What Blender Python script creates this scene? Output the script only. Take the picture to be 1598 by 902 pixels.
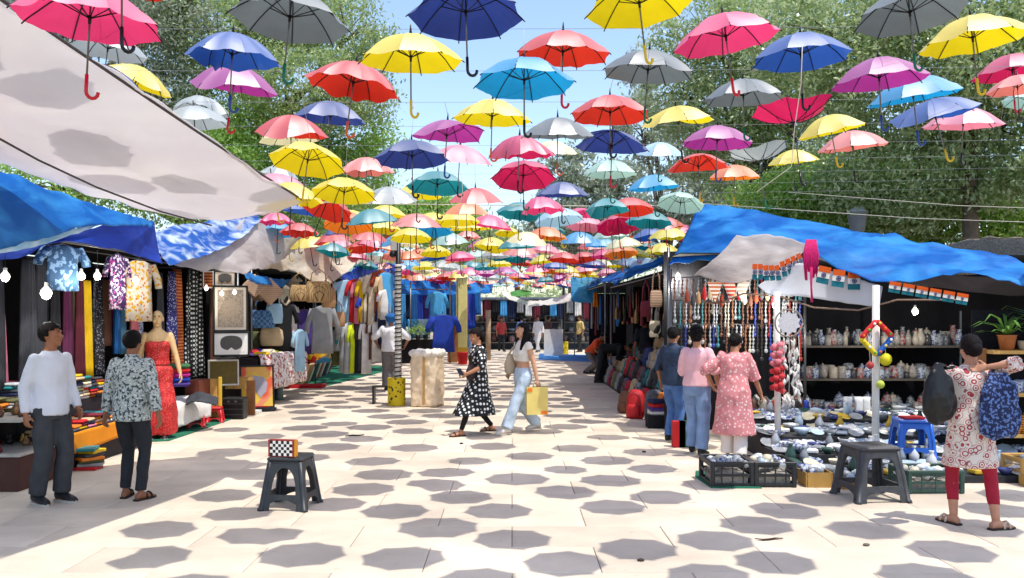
import bpy, bmesh, math, random
import numpy as np
from mathutils import Vector, Matrix, Quaternion, noise
R = math.radians; V = Vector
random.seed(7); rng = np.random.default_rng(7)
for o in list(bpy.data.objects): bpy.data.objects.remove(o)
sc = bpy.context.scene
col = sc.collection

# ------------------------------------------------------------------ camera, sky, sun, exposure
FPX, EYE, HOR = 1350.0, 1.75, 490.0          # focal length in photo pixels, eye height, horizon row
cam = bpy.data.objects.new('camera', bpy.data.cameras.new('camera')); col.objects.link(cam)
cam.location = (0, 0, EYE); cam.rotation_euler = (R(90), 0, 0)
cam.data.sensor_width = 36; cam.data.lens = 36*FPX/1598; cam.data.shift_y = (HOR-451)/1598
cam.data.clip_start = .05; cam.data.clip_end = 2000
sc.camera = cam
SUN = Vector((-.27, .27, -1)).normalized()    # the way the light travels: high sun, a little from the right and from behind the camera
w = bpy.data.worlds.new('World'); sc.world = w; w.use_nodes = True
nt = w.node_tree; bg = nt.nodes['Background']
sky = nt.nodes.new('ShaderNodeTexSky'); sky.sky_type = 'NISHITA'; sky.sun_disc = False
sky.sun_elevation = math.asin(-SUN.z); sky.sun_rotation = math.atan2(-SUN.x, -SUN.y)
sky.air_density = 1.0; sky.dust_density = 1.2; sky.ozone_density = 1.0
nt.links.new(sky.outputs[0], bg.inputs[0]); bg.inputs[1].default_value = .15
sun = bpy.data.objects.new('sun', bpy.data.lights.new('sun', 'SUN')); col.objects.link(sun)
sun.data.energy = 2.3; sun.data.angle = R(.6); sun.data.color = (1, .955, .88)
sun.rotation_euler = SUN.to_track_quat('-Z', 'Y').to_euler(); sun.location = (3, -2, 20)
vs = sc.view_settings
vs.view_transform = 'Standard'; vs.look = 'None'; vs.gamma = 1; vs.exposure = .92
sc.cycles.max_bounces = 8; sc.cycles.transparent_max_bounces = 8; sc.cycles.transmission_bounces = 4
sc.cycles.caustics_reflective = False; sc.cycles.caustics_refractive = False

# ------------------------------------------------------------------ helpers
def P(px, py, Y):                              # a photo pixel at a distance -> a point of the place
    return Vector(((px-799)/FPX*Y, Y, EYE-(py-HOR)/FPX*Y))
def G(px, py):                                 # a photo pixel on the ground
    Y = EYE*FPX/(py-HOR); return Vector(((px-799)/FPX*Y, Y, 0))
def lin(c): return c/12.92 if c <= .04045 else ((c+.055)/1.055)**2.4
def C(h): return tuple(lin(int(h[i:i+2], 16)/255) for i in (0, 2, 4))
def tag(o, label=None, cat=None, group=None, kind=None):
    if label: o['label'] = label
    if cat: o['category'] = cat
    if group: o['group'] = group
    if kind: o['kind'] = kind
    return o
def thing(name, label, cat, loc=(0, 0, 0), rz=0, group=None):
    o = bpy.data.objects.new(name, None); col.objects.link(o); o.empty_display_size = .1
    o.location = loc; o.rotation_euler = (0, 0, rz)
    return tag(o, label, cat, group)
def link(name, me, parent=None, loc=(0, 0, 0), rot=(0, 0, 0)):
    o = bpy.data.objects.new(name, me); col.objects.link(o)
    o.location = loc; o.rotation_euler = rot
    if parent: o.parent = parent
    return o
def copy_tree(o, parent=None):
    c = o.copy(); col.objects.link(c); c.parent = parent
    for ch in list(o.children): copy_tree(ch, c)
    return c

class MB:
    def __init__(s): s.v, s.f, s.mi, s.sm = [], [], [], []
    def add(s, vs_, fs, m=0, smooth=False):
        b = len(s.v); s.v += [tuple(v) for v in vs_]
        for f in fs: s.f.append([b+i for i in f]); s.mi.append(m); s.sm.append(smooth)
        return s
    def box(s, c, d, rz=0, m=0, rot=None):
        c = Vector(c); q = rot if rot is not None else Matrix.Rotation(rz, 3, 'Z')
        vs_ = [c+q @ Vector((x*d[0]/2, y*d[1]/2, z*d[2]/2)) for z in (-1, 1) for x, y in ((-1, -1), (1, -1), (1, 1), (-1, 1))]
        return s.add(vs_, [(3, 2, 1, 0), (4, 5, 6, 7), (0, 1, 5, 4), (1, 2, 6, 5), (2, 3, 7, 6), (3, 0, 4, 7)], m)
    def bevbox(s, c, d, r=.01, rz=0, m=0, rot=None):
        """box with chamfered edges"""
        c = Vector(c); q = rot if rot is not None else Matrix.Rotation(rz, 3, 'Z')
        h = [x/2 for x in d]; r = min(r, min(h)*.9); vs_ = []; idx = {}
        for sx in (-1, 1):
            for sy in (-1, 1):
                for sz in (-1, 1):
                    for ax in range(3):
                        p = [sx*(h[0]-r), sy*(h[1]-r), sz*(h[2]-r)]; p[ax] = (sx, sy, sz)[ax]*h[ax]
                        idx[(sx, sy, sz, ax)] = len(vs_); vs_.append(c+q @ Vector(p))
        fs = []
        I = lambda a, b, c_, ax: idx[(a, b, c_, ax)]
        for sg in (-1, 1):
            fs.append([I(sg, a, b, 0) for a, b in ((-1, -1), (1, -1), (1, 1), (-1, 1))][::sg])
            fs.append([I(a, sg, b, 1) for a, b in ((-1, -1), (-1, 1), (1, 1), (1, -1))][::sg])
            fs.append([I(a, b, sg, 2) for a, b in ((-1, -1), (1, -1), (1, 1), (-1, 1))][::sg])
        for a in (-1, 1):
            for b in (-1, 1):
                fs.append([I(a, b, -1, 0), I(a, b, 1, 0), I(a, b, 1, 1), I(a, b, -1, 1)][::-a*b])
                fs.append([I(a, -1, b, 0), I(a, 1, b, 0), I(a, 1, b, 2), I(a, -1, b, 2)][::a*b])
                fs.append([I(-1, a, b, 1), I(1, a, b, 1), I(1, a, b, 2), I(-1, a, b, 2)][::-a*b])
                for e in (-1, 1): fs.append([I(a, b, e, 0), I(a, b, e, 1), I(a, b, e, 2)][::a*b*e])
        return s.add(vs_, fs, m)
    def tube(s, pts, r, n=6, m=0, cap=True):
        pts = [Vector(p) for p in pts]; k = len(pts); rs = r if isinstance(r, (list, tuple)) else [r]*k
        b = len(s.v); up = None
        for i, p in enumerate(pts):
            t = (pts[min(i+1, k-1)]-pts[max(i-1, 0)]).normalized()
            if up is None:
                up = Vector((0, 0, 1)) if abs(t.z) < .9 else Vector((1, 0, 0))
            x = t.cross(up).normalized(); y = x.cross(t).normalized(); up = y
            for j in range(n):
                a = 2*math.pi*j/n; s.v.append(tuple(p+x*(rs[i]*math.cos(a))+y*(rs[i]*math.sin(a))))
        for i in range(k-1):
            for j in range(n):
                s.f.append([b+i*n+j, b+i*n+(j+1) % n, b+(i+1)*n+(j+1) % n, b+(i+1)*n+j]); s.mi.append(m); s.sm.append(True)
        if cap:
            s.f.append([b+j for j in range(n)][::-1]); s.f.append([b+(k-1)*n+j for j in range(n)]); s.mi += [m, m]; s.sm += [False, False]
        return s
    def lathe(s, prof, c=(0, 0, 0), n=14, m=0, sx=1, sy=1):
        c = Vector(c); b = len(s.v); k = len(prof)
        for r, z in prof:
            for j in range(n):
                a = 2*math.pi*j/n; s.v.append((c.x+r*sx*math.cos(a), c.y+r*sy*math.sin(a), c.z+z))
        for i in range(k-1):
            for j in range(n):
                s.f.append([b+i*n+j, b+i*n+(j+1) % n, b+(i+1)*n+(j+1) % n, b+(i+1)*n+j]); s.mi.append(m); s.sm.append(True)
        s.f.append([b+j for j in range(n)][::-1]); s.f.append([b+(k-1)*n+j for j in range(n)]); s.mi += [m, m]; s.sm += [False, False]
        return s
    def ball(s, c, rad, n=10, k=7, m=0, rot=None):
        c = Vector(c); rad = Vector(rad) if not isinstance(rad, (int, float)) else Vector((rad,)*3)
        vs_, fs = [], []
        for i in range(k+1):
            th = math.pi*min(max(i/k, .02), .98)
            for j in range(n):
                a = 2*math.pi*j/n
                p = Vector((rad.x*math.sin(th)*math.cos(a), rad.y*math.sin(th)*math.sin(a), -rad.z*math.cos(th)))
                vs_.append(c+(rot @ p if rot is not None else p))
        for i in range(k):
            for j in range(n): fs.append((i*n+j, i*n+(j+1) % n, (i+1)*n+(j+1) % n, (i+1)*n+j))
        fs.append(tuple(range(n))[::-1]); fs.append(tuple(k*n+j for j in range(n)))
        return s.add(vs_, fs, m, True)
    def loft(s, rings, n=14, m=0):
        """rings: (centre, u, v) with u, v the two half-axis vectors"""
        b = len(s.v); k = len(rings)
        for c, u, v in rings:
            for j in range(n):
                a = 2*math.pi*j/n; s.v.append(tuple(c+u*math.cos(a)+v*math.sin(a)))
        for i in range(k-1):
            for j in range(n):
                s.f.append([b+i*n+j, b+i*n+(j+1) % n, b+(i+1)*n+(j+1) % n, b+(i+1)*n+j]); s.mi.append(m); s.sm.append(True)
        s.f.append([b+j for j in range(n)][::-1]); s.f.append([b+(k-1)*n+j for j in range(n)]); s.mi += [m, m]; s.sm += [True, True]
        return s
    def mesh(s, name, mats, origin=(0, 0, 0)):
        me = bpy.data.meshes.new(name); ox, oy, oz = origin
        me.from_pydata([(x-ox, y-oy, z-oz) for x, y, z in s.v], [], s.f)
        for m in (mats if isinstance(mats, (list, tuple)) else [mats]): me.materials.append(m)
        me.polygons.foreach_set('material_index', s.mi); me.polygons.foreach_set('use_smooth', s.sm)
        me.update(); return me
    def part(s, name, mats, parent):             # geometry given in world space, parent unrotated
        p = parent; org = Vector((0, 0, 0))
        while p: org += p.location; p = p.parent
        return link(name, s.mesh(name, mats, org), parent)
    def local(s, name, mats, parent=None):       # geometry given in the parent's space
        return link(name, s.mesh(name, mats), parent)
    def single(s, name, mats, label, cat, group=None, origin=None):
        if origin is None:
            a = np.array(s.v); lo, hi = a.min(0), a.max(0); origin = ((lo[0]+hi[0])/2, (lo[1]+hi[1])/2, lo[2])
        return tag(link(name, s.mesh(name, mats, origin), None, origin), label, cat, group)

# ------------------------------------------------------------------ materials (all procedural)
MATS = {}
def N(nt, t, **k):
    n = nt.nodes.new('ShaderNode'+t)
    for a, b in k.items(): setattr(n, a, b)
    return n
def M(key, c=(.5, .5, .5), rough=.7, var=.14, scale=9, bump=.0, bscale=60, spec=.35, transl=0, metal=0, pat=None, c2=None, c3=None, ps=20, emit=0, per_obj=0, alpha=1, sheen=0):
    if key in MATS: return MATS[key]
    if isinstance(c, str): c = C(c)
    if isinstance(c2, str): c2 = C(c2)
    if isinstance(c3, str): c3 = C(c3)
    m = bpy.data.materials.new(key); m.use_nodes = True; nt = m.node_tree; L = nt.links.new
    b = nt.nodes['Principled BSDF']; out = nt.nodes['Material Output']
    tc = N(nt, 'TexCoord'); co = tc.outputs['Object']
    rgb = N(nt, 'RGB'); rgb.outputs[0].default_value = (*c, 1); cur = rgb.outputs[0]
    def mix(fac, a, bcol, mode='MIX'):
        x = N(nt, 'MixRGB', blend_type=mode)
        if isinstance(fac, (int, float)): x.inputs[0].default_value = fac
        else: L(fac, x.inputs[0])
        for i, v in ((1, a), (2, bcol)):
            if isinstance(v, tuple): x.inputs[i].default_value = (*v[:3], 1)
            else: L(v, x.inputs[i])
        return x.outputs[0]
    def ramp(v, a, bb):
        r = N(nt, 'MapRange'); r.inputs[1].default_value = a; r.inputs[2].default_value = bb; L(v, r.inputs[0]); return r.outputs[0]
    def vor(s, feat='F1', v=co):
        t = N(nt, 'TexVoronoi', feature=feat); t.inputs['Scale'].default_value = s; L(v, t.inputs[0]); return t
    def noi(s, d=4, v=co):
        t = N(nt, 'TexNoise'); t.inputs['Scale'].default_value = s; t.inputs['Detail'].default_value = d; L(v, t.inputs[0]); return t.outputs[0]
    if pat == 'dots':
        cur = mix(ramp(vor(ps).outputs[0], .34, .26), cur, c2)
    elif pat == 'grid_dots':
        mp = N(nt, 'Mapping'); mp.inputs['Rotation'].default_value = (0, R(45), 0); L(co, mp.inputs[0])
        t = vor(ps, v=mp.outputs[0]); t.inputs['Randomness'].default_value = .12
        cur = mix(ramp(t.outputs[0], .40, .33), cur, c2)
    elif pat == 'floral':
        n1 = noi(ps, 3); n2 = vor(ps*.8)
        cur = mix(ramp(n1, .52, .56), cur, c2)
        cur = mix(ramp(n2.outputs[0], .3, .22), cur, c3 or c2)
    elif pat == 'paisley':
        t = vor(ps); wv = N(nt, 'Math', operation='SINE'); mu = N(nt, 'Math', operation='MULTIPLY'); mu.inputs[1].default_value = 24
        L(t.outputs[0], mu.inputs[0]); L(mu.outputs[0], wv.inputs[0])
        f = N(nt, 'Math', operation='MULTIPLY'); L(ramp(wv.outputs[0], .0, .25), f.inputs[0]); L(ramp(t.outputs[0], .62, .52), f.inputs[1])
        cur = mix(f.outputs[0], cur, c2)
        cur = mix(ramp(noi(ps*2.2, 2), .64, .67), cur, c3 or c2)
    elif pat == 'stripe_z' or pat == 'stripe_x' or pat == 'stripe_y':
        t = N(nt, 'TexWave', bands_direction=pat[-1].upper()); t.inputs['Scale'].default_value = ps; t.inputs['Distortion'].default_value = .6; L(co, t.inputs[0])
        cur = mix(ramp(t.outputs[1], .45, .55), cur, c2)
        if c3: cur = mix(ramp(noi(ps*.6, 1), .55, .6), cur, c3)
    elif pat == 'check':
        t = N(nt, 'TexChecker'); t.inputs['Scale'].default_value = ps; t.inputs[1].default_value = (*c, 1); t.inputs[2].default_value = (*c2, 1); L(co, t.inputs[0]); cur = t.outputs[0]
    elif pat == 'weave':
        t = N(nt, 'TexBrick'); t.inputs['Scale'].default_value = ps; t.inputs[1].default_value = (*c, 1); t.inputs[2].default_value = (*c2, 1); t.inputs[3].default_value = (*(c3 or c2), 1); L(co, t.inputs[0]); cur = t.outputs[0]
    elif pat == 'patch':
        t = vor(ps); cur = mix(ramp(t.outputs[1], .3, .6), cur, c2)
        if c3: cur = mix(ramp(noi(ps*.5, 1), .5, .56), cur, c3)
    if per_obj:
        oi = N(nt, 'ObjectInfo'); hs = N(nt, 'HueSaturation'); L(cur, hs.inputs['Color'])
        r = N(nt, 'MapRange'); r.inputs[3].default_value = 1-per_obj; r.inputs[4].default_value = 1+per_obj; L(oi.outputs['Random'], r.inputs[0]); L(r.outputs[0], hs.inputs['Value']); cur = hs.outputs[0]
    if var:
        n1 = noi(scale, 5)
        r = N(nt, 'MapRange'); r.inputs[1].default_value = .3; r.inputs[2].default_value = .7; r.inputs[3].default_value = 1-var; r.inputs[4].default_value = 1+var; L(n1, r.inputs[0])
        vm = N(nt, 'VectorMath', operation='SCALE'); L(cur, vm.inputs[0]); L(r.outputs[0], vm.inputs['Scale']); cur = vm.outputs[0]
    L(cur, b.inputs['Base Color']); b.inputs['Roughness'].default_value = rough; b.inputs['Metallic'].default_value = metal
    b.inputs['Specular IOR Level'].default_value = spec; b.inputs['Alpha'].default_value = alpha
    if sheen:
        b.inputs['Sheen Weight'].default_value = sheen; b.inputs['Sheen Roughness'].default_value = .35
    if emit:
        L(cur, b.inputs['Emission Color']); b.inputs['Emission Strength'].default_value = emit
    nrm = None
    if bump:
        bp = N(nt, 'Bump'); bp.inputs['Strength'].default_value = min(1, bump); bp.inputs['Distance'].default_value = .02
        L(noi(bscale, 3), bp.inputs['Height']); nrm = bp.outputs[0]; L(nrm, b.inputs['Normal'])
    if transl:
        tr = N(nt, 'BsdfTranslucent'); L(cur, tr.inputs[0])
        if nrm: L(nrm, tr.inputs['Normal'])
        mx = N(nt, 'MixShader'); mx.inputs[0].default_value = transl; L(b.outputs[0], mx.inputs[1]); L(tr.outputs[0], mx.inputs[2]); L(mx.outputs[0], out.inputs[0])
    MATS[key] = m; return m

STEEL = M('steel_grey', '6c6e70', .35, .1, spec=.5, metal=.7)
BLACK = M('black_plastic', '17181a', .42, .1)
WHITEP = M('white_paint', 'e4e2da', .5, .1, 5)
DARKCLOTH = M('black_cloth', '15151a', .9, .25, 3, .3, 40)
WOOD = M('plain_wood', '8a5a33', .6, .25, 6, .2, 30)
PALEWOOD = M('pale_wood', 'c79a55', .6, .2, 6, .2, 30)
ROPE = M('rope', 'b9b2a2', .8, .1)
BULB = M('lit_bulb', 'fff6e6', .3, 0, emit=1.3)
# ------------------------------------------------------------------ ground and paving
GROUND = M('packed_earth', 'a2917c', .9, .25, .6, .3, 3)
mb = MB(); mb.add([(-300, -60, -.06), (300, -60, -.06), (300, 600, -.06), (-300, 600, -.06)], [(0, 1, 2, 3)])
tag(mb.local('ground', GROUND), kind='structure')
def stone_mat():
    m = M('paving_stone', 'd0c2ae', .8, .09, 2.2, .15, 25, spec=.25, per_obj=.1)
    nt = m.node_tree; b = nt.nodes['Principled BSDF']; L = nt.links.new
    src = b.inputs['Base Color'].links[0].from_socket
    ge = N(nt, 'NewGeometry'); n1 = N(nt, 'TexNoise'); n1.inputs['Scale'].default_value = .9; n1.inputs['Detail'].default_value = 6; L(ge.outputs['Position'], n1.inputs[0])
    n2 = N(nt, 'TexNoise'); n2.inputs['Scale'].default_value = 7; n2.inputs['Detail'].default_value = 8; n2.inputs['Roughness'].default_value = .7; L(ge.outputs['Position'], n2.inputs[0])
    r1 = N(nt, 'MapRange'); r1.inputs[1].default_value = .35; r1.inputs[2].default_value = .7; r1.inputs[3].default_value = 1.08; r1.inputs[4].default_value = .82; L(n1.outputs[0], r1.inputs[0])
    r2 = N(nt, 'MapRange'); r2.inputs[1].default_value = .6; r2.inputs[2].default_value = .75; r2.inputs[3].default_value = 1; r2.inputs[4].default_value = .7; L(n2.outputs[0], r2.inputs[0])
    mu = N(nt, 'Math', operation='MULTIPLY'); L(r1.outputs[0], mu.inputs[0]); L(r2.outputs[0], mu.inputs[1])
    vm = N(nt, 'VectorMath', operation='SCALE'); L(src, vm.inputs[0]); L(mu.outputs[0], vm.inputs['Scale']); L(vm.outputs[0], b.inputs['Base Color'])
    return m
STONE = stone_mat()
mb = MB(); mb.add([(-14, -6, -.03), (14, -6, -.03), (14, 70, -.03), (-14, 70, -.03)], [(0, 1, 2, 3)])
pave = tag(mb.local('pavement', M('joint_mortar', '8f826f', .9, .15, 6)), kind='structure')
SW, SD, GAP = 1.22, .64, .005                   # slab width, depth, joint
mb = MB(); mb.bevbox((0, 0, -.02), (SW-GAP, SD-GAP, .04), .004); slab = mb.mesh('paving_slab', STONE)
rest = MB(); row = 0; y = 4.9; made = 0
while y < 60:
    off = (row % 2)*SW*.5
    for k in range(-9, 10):
        x = off+k*SW; lo, hi = (x-SW)/y*FPX+799, (x+SW)/(y)*FPX+799
        if x < -6.2 or x > 6.6: continue
        if y < 22 and made < 300 and hi > -40 and lo < 1640:
            o = link('paving_slab', slab, pave, (x, y, random.uniform(-.0015, .0015)), (random.uniform(-.001, .001), random.uniform(-.0008, .0008), 0)); made += 1
        else:
            rest.box((x, y, -.021), (SW-GAP, SD-GAP, .04))
    row += 1; y += SD
o = rest.local('paving_slabs', STONE, pave); o['kind'] = 'stuff'
GREENMAT = M('green_floor_mat', '1f6a50', .95, .2, 5, .4, 80)
def floor_mat(pts, mat, label):
    mb = MB(); n = len(pts); mb.add([(p[0], p[1], .012) for p in pts]+[(p[0], p[1], .002) for p in pts], [list(range(n))]+[[i, i+n, (i+1) % n+n, (i+1) % n] for i in range(n)])
    return mb.single('floor_mat', mat, label, 'mat')
floor_mat([(-6.4, 11.4), (-4.72, 11.9), (-4.62, 15.2), (-6.4, 15.2)], GREENMAT, 'green floor mat under the red stools and mannequin')
floor_mat([(-6.4, 20.4), (-4.5, 20.8), (-3.9, 26), (-4.2, 29), (-6.4, 29)], GREENMAT, 'green floor mat in front of the hanging clothes stall')
floor_mat([(1.96, 9.25), (2.0, 8.68), (2.5, 8.66), (2.5, 9.6), (2.04, 9.6)], GREENMAT, 'green floor mat showing beside the black crates')
floor_mat([(1.0, 33), (3.6, 31), (3.8, 36.5), (1.2, 38)], M('blue_floor_mat', '3c7fc0', .9, .15, 4), 'blue floor sheet spread near the far yellow drum')
floor_mat([(-2.6, 35), (-1.1, 34.2), (-.8, 36.6), (-2.6, 37.5)], M('teal_floor_mat', '2e8fae', .9, .15, 4), 'teal floor sheet in front of the far stalls')
# small litter on the paving
LIT = [(1200, 843, 'dark brown dry leaf lying on the sunlit paving', '3a2419'), (553, 681, 'crooked black twig on the paving in the walkway', '1c1a18'), (720, 693, 'small dark scrap by the walking women', '2a2522'), (1352, 852, 'grey pebble on an umbrella shadow', '6b6258'), (1000, 876, 'small dark pebble on an umbrella shadow', '3d3530'), (1005, 706, 'small dark stone on the shaded paving', '2c2826')]
for i, (px, py, lab, c) in enumerate(LIT):
    g = G(px, py); mb = MB()
    if i == 1: mb.tube([g+Vector((-.12, -.05, .012)), g+Vector((-.03, .02, .014)), g+Vector((.05, .02, .012)), g+Vector((.13, .06, .016))], [.006, .012, .01, .008], 6)
    elif i == 0: mb.loft([(g+Vector((t*.11, .02*math.sin(t*3), .008+.006*abs(t))), Vector((.001, .018*(1-t*t)+.002, 0)), Vector((0, .0, .004))) for t in (-1, -.5, 0, .5, 1)], 8)
    else: mb.ball(g+Vector((0, 0, .01)), (.028, .018, .012), 8, 5)
    mb.single('dry_leaf' if i == 0 else 'twig' if i == 1 else 'pebble', M('litter_'+c, c, .9), lab, 'leaf' if i == 0 else 'twig' if i == 1 else 'pebble')
# ------------------------------------------------------------------ umbrellas
UR, UH = .325, .165
UCOL = {'yellow': 'f0d80a', 'red': 'd8301c', 'crimson': 'd51a58', 'pink': 'ef3f78', 'rose': 'f08ca0', 'purple': 'b03290', 'navy': '2a3f86', 'blue': '2456a8', 'sky': '109cd4', 'teal': '0e8a90', 'grey': '6c7474', 'silver': 'a8b0ac', 'mint': 'a8cdbc', 'orange': 'f0801c', 'salmon': 'f08878', 'paleblue': 'a8cfe0', 'cream': 'ece2ac'}
UNAME = {'sky': 'sky-blue', 'silver': 'silver', 'mint': 'mint', 'navy': 'navy', 'paleblue': 'pale-blue', 'rose': 'pale-pink', 'cream': 'cream', 'grey': 'dark-grey', 'pink': 'hot-pink'}
def umat(c):
    k = 'umbrella_'+c
    if k in MATS: return MATS[k]
    m = M(k, UCOL[c], .5, .05, 6, .12, 18, spec=.35, transl=.42); nt = m.node_tree; L = nt.links.new   # nylon: glossy proofed outside, matt inside
    out = nt.nodes['Material Output']; src = out.inputs[0].links[0].from_socket
    ge = N(nt, 'NewGeometry'); gl = N(nt, 'BsdfGlossy'); gl.inputs['Roughness'].default_value = .58; gl.inputs['Color'].default_value = (1, 1, 1, 1)
    mr = N(nt, 'MapRange'); mr.inputs[3].default_value = .17; mr.inputs[4].default_value = .0; L(ge.outputs['Backfacing'], mr.inputs[0])
    mx = N(nt, 'MixShader'); L(mr.outputs[0], mx.inputs[0]); L(src, mx.inputs[1]); L(gl.outputs[0], mx.inputs[2]); L(mx.outputs[0], out.inputs[0]); return m
def canopy_pt(k, t, s, var, sd):
    """rib k (0..7), fraction t to the next rib, s from hub to rim"""
    a0 = math.pi/4*k; a = a0+math.pi/4*t; mid = a0+math.pi/8
    ch = math.cos(math.pi/8)/math.cos(a-mid); b = 4*t*(1-t)
    r = UR*s*(.2+.8*ch)*(1-.05*b*s**3)
    z = -UH*(s**1.9)-.012*b*s*(1-.6*s)
    if var == 1:
        d = max(0, math.cos(a-sd)); z -= .085*d**3*s*s; r *= 1-.12*d**3*s
    elif var == 2:
        d = max(0, math.cos(a-sd)); z += .13*d**2*s**2.2; r *= 1+.03*d
    elif var == 3:
        z = UH*.9*s**1.6-.03*s; r *= .93; z += .02*math.sin(3*a+sd)*s
    elif var == 4:
        d = max(0, math.cos(a-sd)); r *= 1-.5*d**4*s; z -= .05*d**2*s; z += .012*math.sin(9*a)*s
    p = Vector((r*math.cos(a), r*math.sin(a), z))
    p.z += (.013*noise.noise(p*9+Vector((sd*3, var, 0)))+.006*noise.noise(p*26+Vector((sd, 0, var))))*s
    return p
CAN = {}
def canopy_mesh(c, var, sd, n, m):
    key = (c, var, round(sd, 1), n, m)
    if key in CAN: return CAN[key]
    mb = MB(); mb.v.append((0, 0, 0))
    for i in range(1, m+1):
        for k in range(8):
            for j in range(n): mb.v.append(tuple(canopy_pt(k, j/n, i/m, var, sd)))
    Q = 8*n
    for j in range(Q): mb.f.append([0, 1+j, 1+(j+1) % Q]); mb.mi.append(0); mb.sm.append(True)
    for i in range(m-1):
        for j in range(Q): mb.f.append([1+i*Q+j, 1+(i+1)*Q+j, 1+(i+1)*Q+(j+1) % Q, 1+i*Q+(j+1) % Q]); mb.mi.append(0); mb.sm.append(True)
    me = mb.mesh('canopy', umat(c)); CAN[key] = me
    # panel seams stay crisp
    bm = bmesh.new(); bm.from_mesh(me)
    for e in bm.edges:
        a, b = e.verts[0].index, e.verts[1].index
        if a and b and (a-1) % Q % n == 0 and (b-1) % Q % n == 0 and abs(a-b) >= Q: e.smooth = False
    bm.to_mesh(me); bm.free(); return me
def ribs_mb(mb, k, var, sd, m=0, thin=False):
    pts = [canopy_pt(k, 0, s, var, sd)-Vector((0, 0, .006)) for s in (0, .2, .4, .6, .8, .93, 1.02)]
    mb.tube(pts, .0036, 4 if thin else 5, m)
    if not thin: mb.tube([Vector((0, 0, -.14)), canopy_pt(k, 0, .52, var, sd)-Vector((0, 0, .008))], .003, 4, m)
HANDLE = {'black': M('handle_black', '16171a', .3, .05), 'red': M('handle_red', 'c8202c', .3, .05), 'green': M('handle_green', '0c6a4c', .3, .05), 'yellow': M('handle_yellow', 'd8b820', .3, .05), 'blue': M('handle_blue', '2a4a90', .3, .05), 'orange': M('handle_orange', 'd86028', .3, .05)}
def handle_pts(): return [(0, 0, -.395), (0, 0, -.47)]+[(.026-.026*math.cos(a), 0, -.47-.03*math.sin(a)) for a in (.5, 1.1, 1.57, 2.1, 2.7, 3.2)]
mb = MB(); mb.tube([(0, 0, .04), (0, 0, -.40)], .0048, 6); SHAFT = mb.mesh('shaft', STEEL)
mb = MB(); mb.tube([(0, 0, -.125), (0, 0, -.165)], [.009, .007], 8); RUNNER = mb.mesh('runner', BLACK)
mb = MB(); mb.tube([(0, 0, .058), (0, 0, .03), (0, 0, -.012)], [.003, .006, .012], 8); FERRULE = mb.mesh('ferrule', BLACK)
HME = {}
for h in HANDLE:
    mb = MB(); mb.tube(handle_pts(), .0085, 7); HME[h] = mb.mesh('handle', HANDLE[h])
RIBM, FARM = {}, {}
def rib_mesh(k, var, sd):
    key = (k, var, round(sd, 1))
    if key not in RIBM: mb = MB(); ribs_mb(mb, k, var, sd); RIBM[key] = mb.mesh('rib', BLACK)
    return RIBM[key]
ZC = 3.62                                          # height of the overhead cables
CABLE_Y = [3.6+.95*i for i in range(40)]
def cable_z(x): return ZC-.06*(1-((x+1.2)/6.5)**2)
NU = 0
STATE = {0: 'hanging open', 1: 'with one side drooping, hanging', 2: 'with one side blown upward, hanging', 3: 'blown inside out, hanging', 4: 'with crumpled panels, hanging'}
def umbrella(x, y, z, c, tilt=(0, 0), rz=0, var=0, sd=0, full=True, where='over the walkway', size=1, hand=None, string=True):
    """x, y, z = centre of the rim"""
    global NU; NU += 1
    e = Matrix.Rotation(tilt[0], 3, 'X') @ Matrix.Rotation(tilt[1], 3, 'Y') @ Matrix.Rotation(rz, 3, 'Z')
    tip = Vector((x, y, z))+e @ Vector((0, 0, UH*.9*size if var != 3 else 0))
    nm = UNAME.get(c, c); lab = f'{nm} umbrella {STATE[var]} handle down {where}'
    grp = 'hanging umbrellas '+where
    h = hand or random.choice(['black', 'black', 'black', 'green', 'red', 'yellow', 'orange'])
    if full:
        o = thing('umbrella', lab, 'umbrella', tip, 0, grp); o.rotation_euler = e.to_euler(); o.scale = (size,)*3
        link('canopy', canopy_mesh(c, var, sd, 6, 8), o); link('shaft', SHAFT, o); link('runner', RUNNER, o); link('ferrule', FERRULE, o); link('handle', HME[h], o)
        for k in range(8): link('rib', rib_mesh(k, var, sd), o)
    else:
        key = (c, var, round(sd, 1), h)
        if key not in FARM:
            me0 = canopy_mesh(c, var, sd, 4, 5); mb = MB()
            mb.add([v.co for v in me0.vertices], [list(p.vertices) for p in me0.polygons], 0, True)
            mb.tube([(0, 0, .05), (0, 0, -.40)], .0055, 5, 1); mb.tube(handle_pts(), .009, 5, 2)
            for k in range(8): ribs_mb(mb, k, var, sd, 1, True)
            FARM[key] = mb.mesh('umbrella', [umat(c), BLACK, HANDLE[h]])
        o = tag(link('umbrella', FARM[key], None, tip, e.to_euler()), lab, 'umbrella', grp); o.scale = (size,)*3
    if string:
        cy = min(CABLE_Y, key=lambda q: abs(q-tip.y)); top = Vector((tip.x, cy, cable_z(tip.x)))
        mi = (Matrix.Translation(tip) @ e.to_4x4() @ Matrix.Scale(size, 4)).inverted()
        mb = MB(); mb.tube([Vector((0, 0, .04)), mi @ top], .0018, 4); s = mb.local('hanging_string', ROPE, o)
    return o
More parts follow.
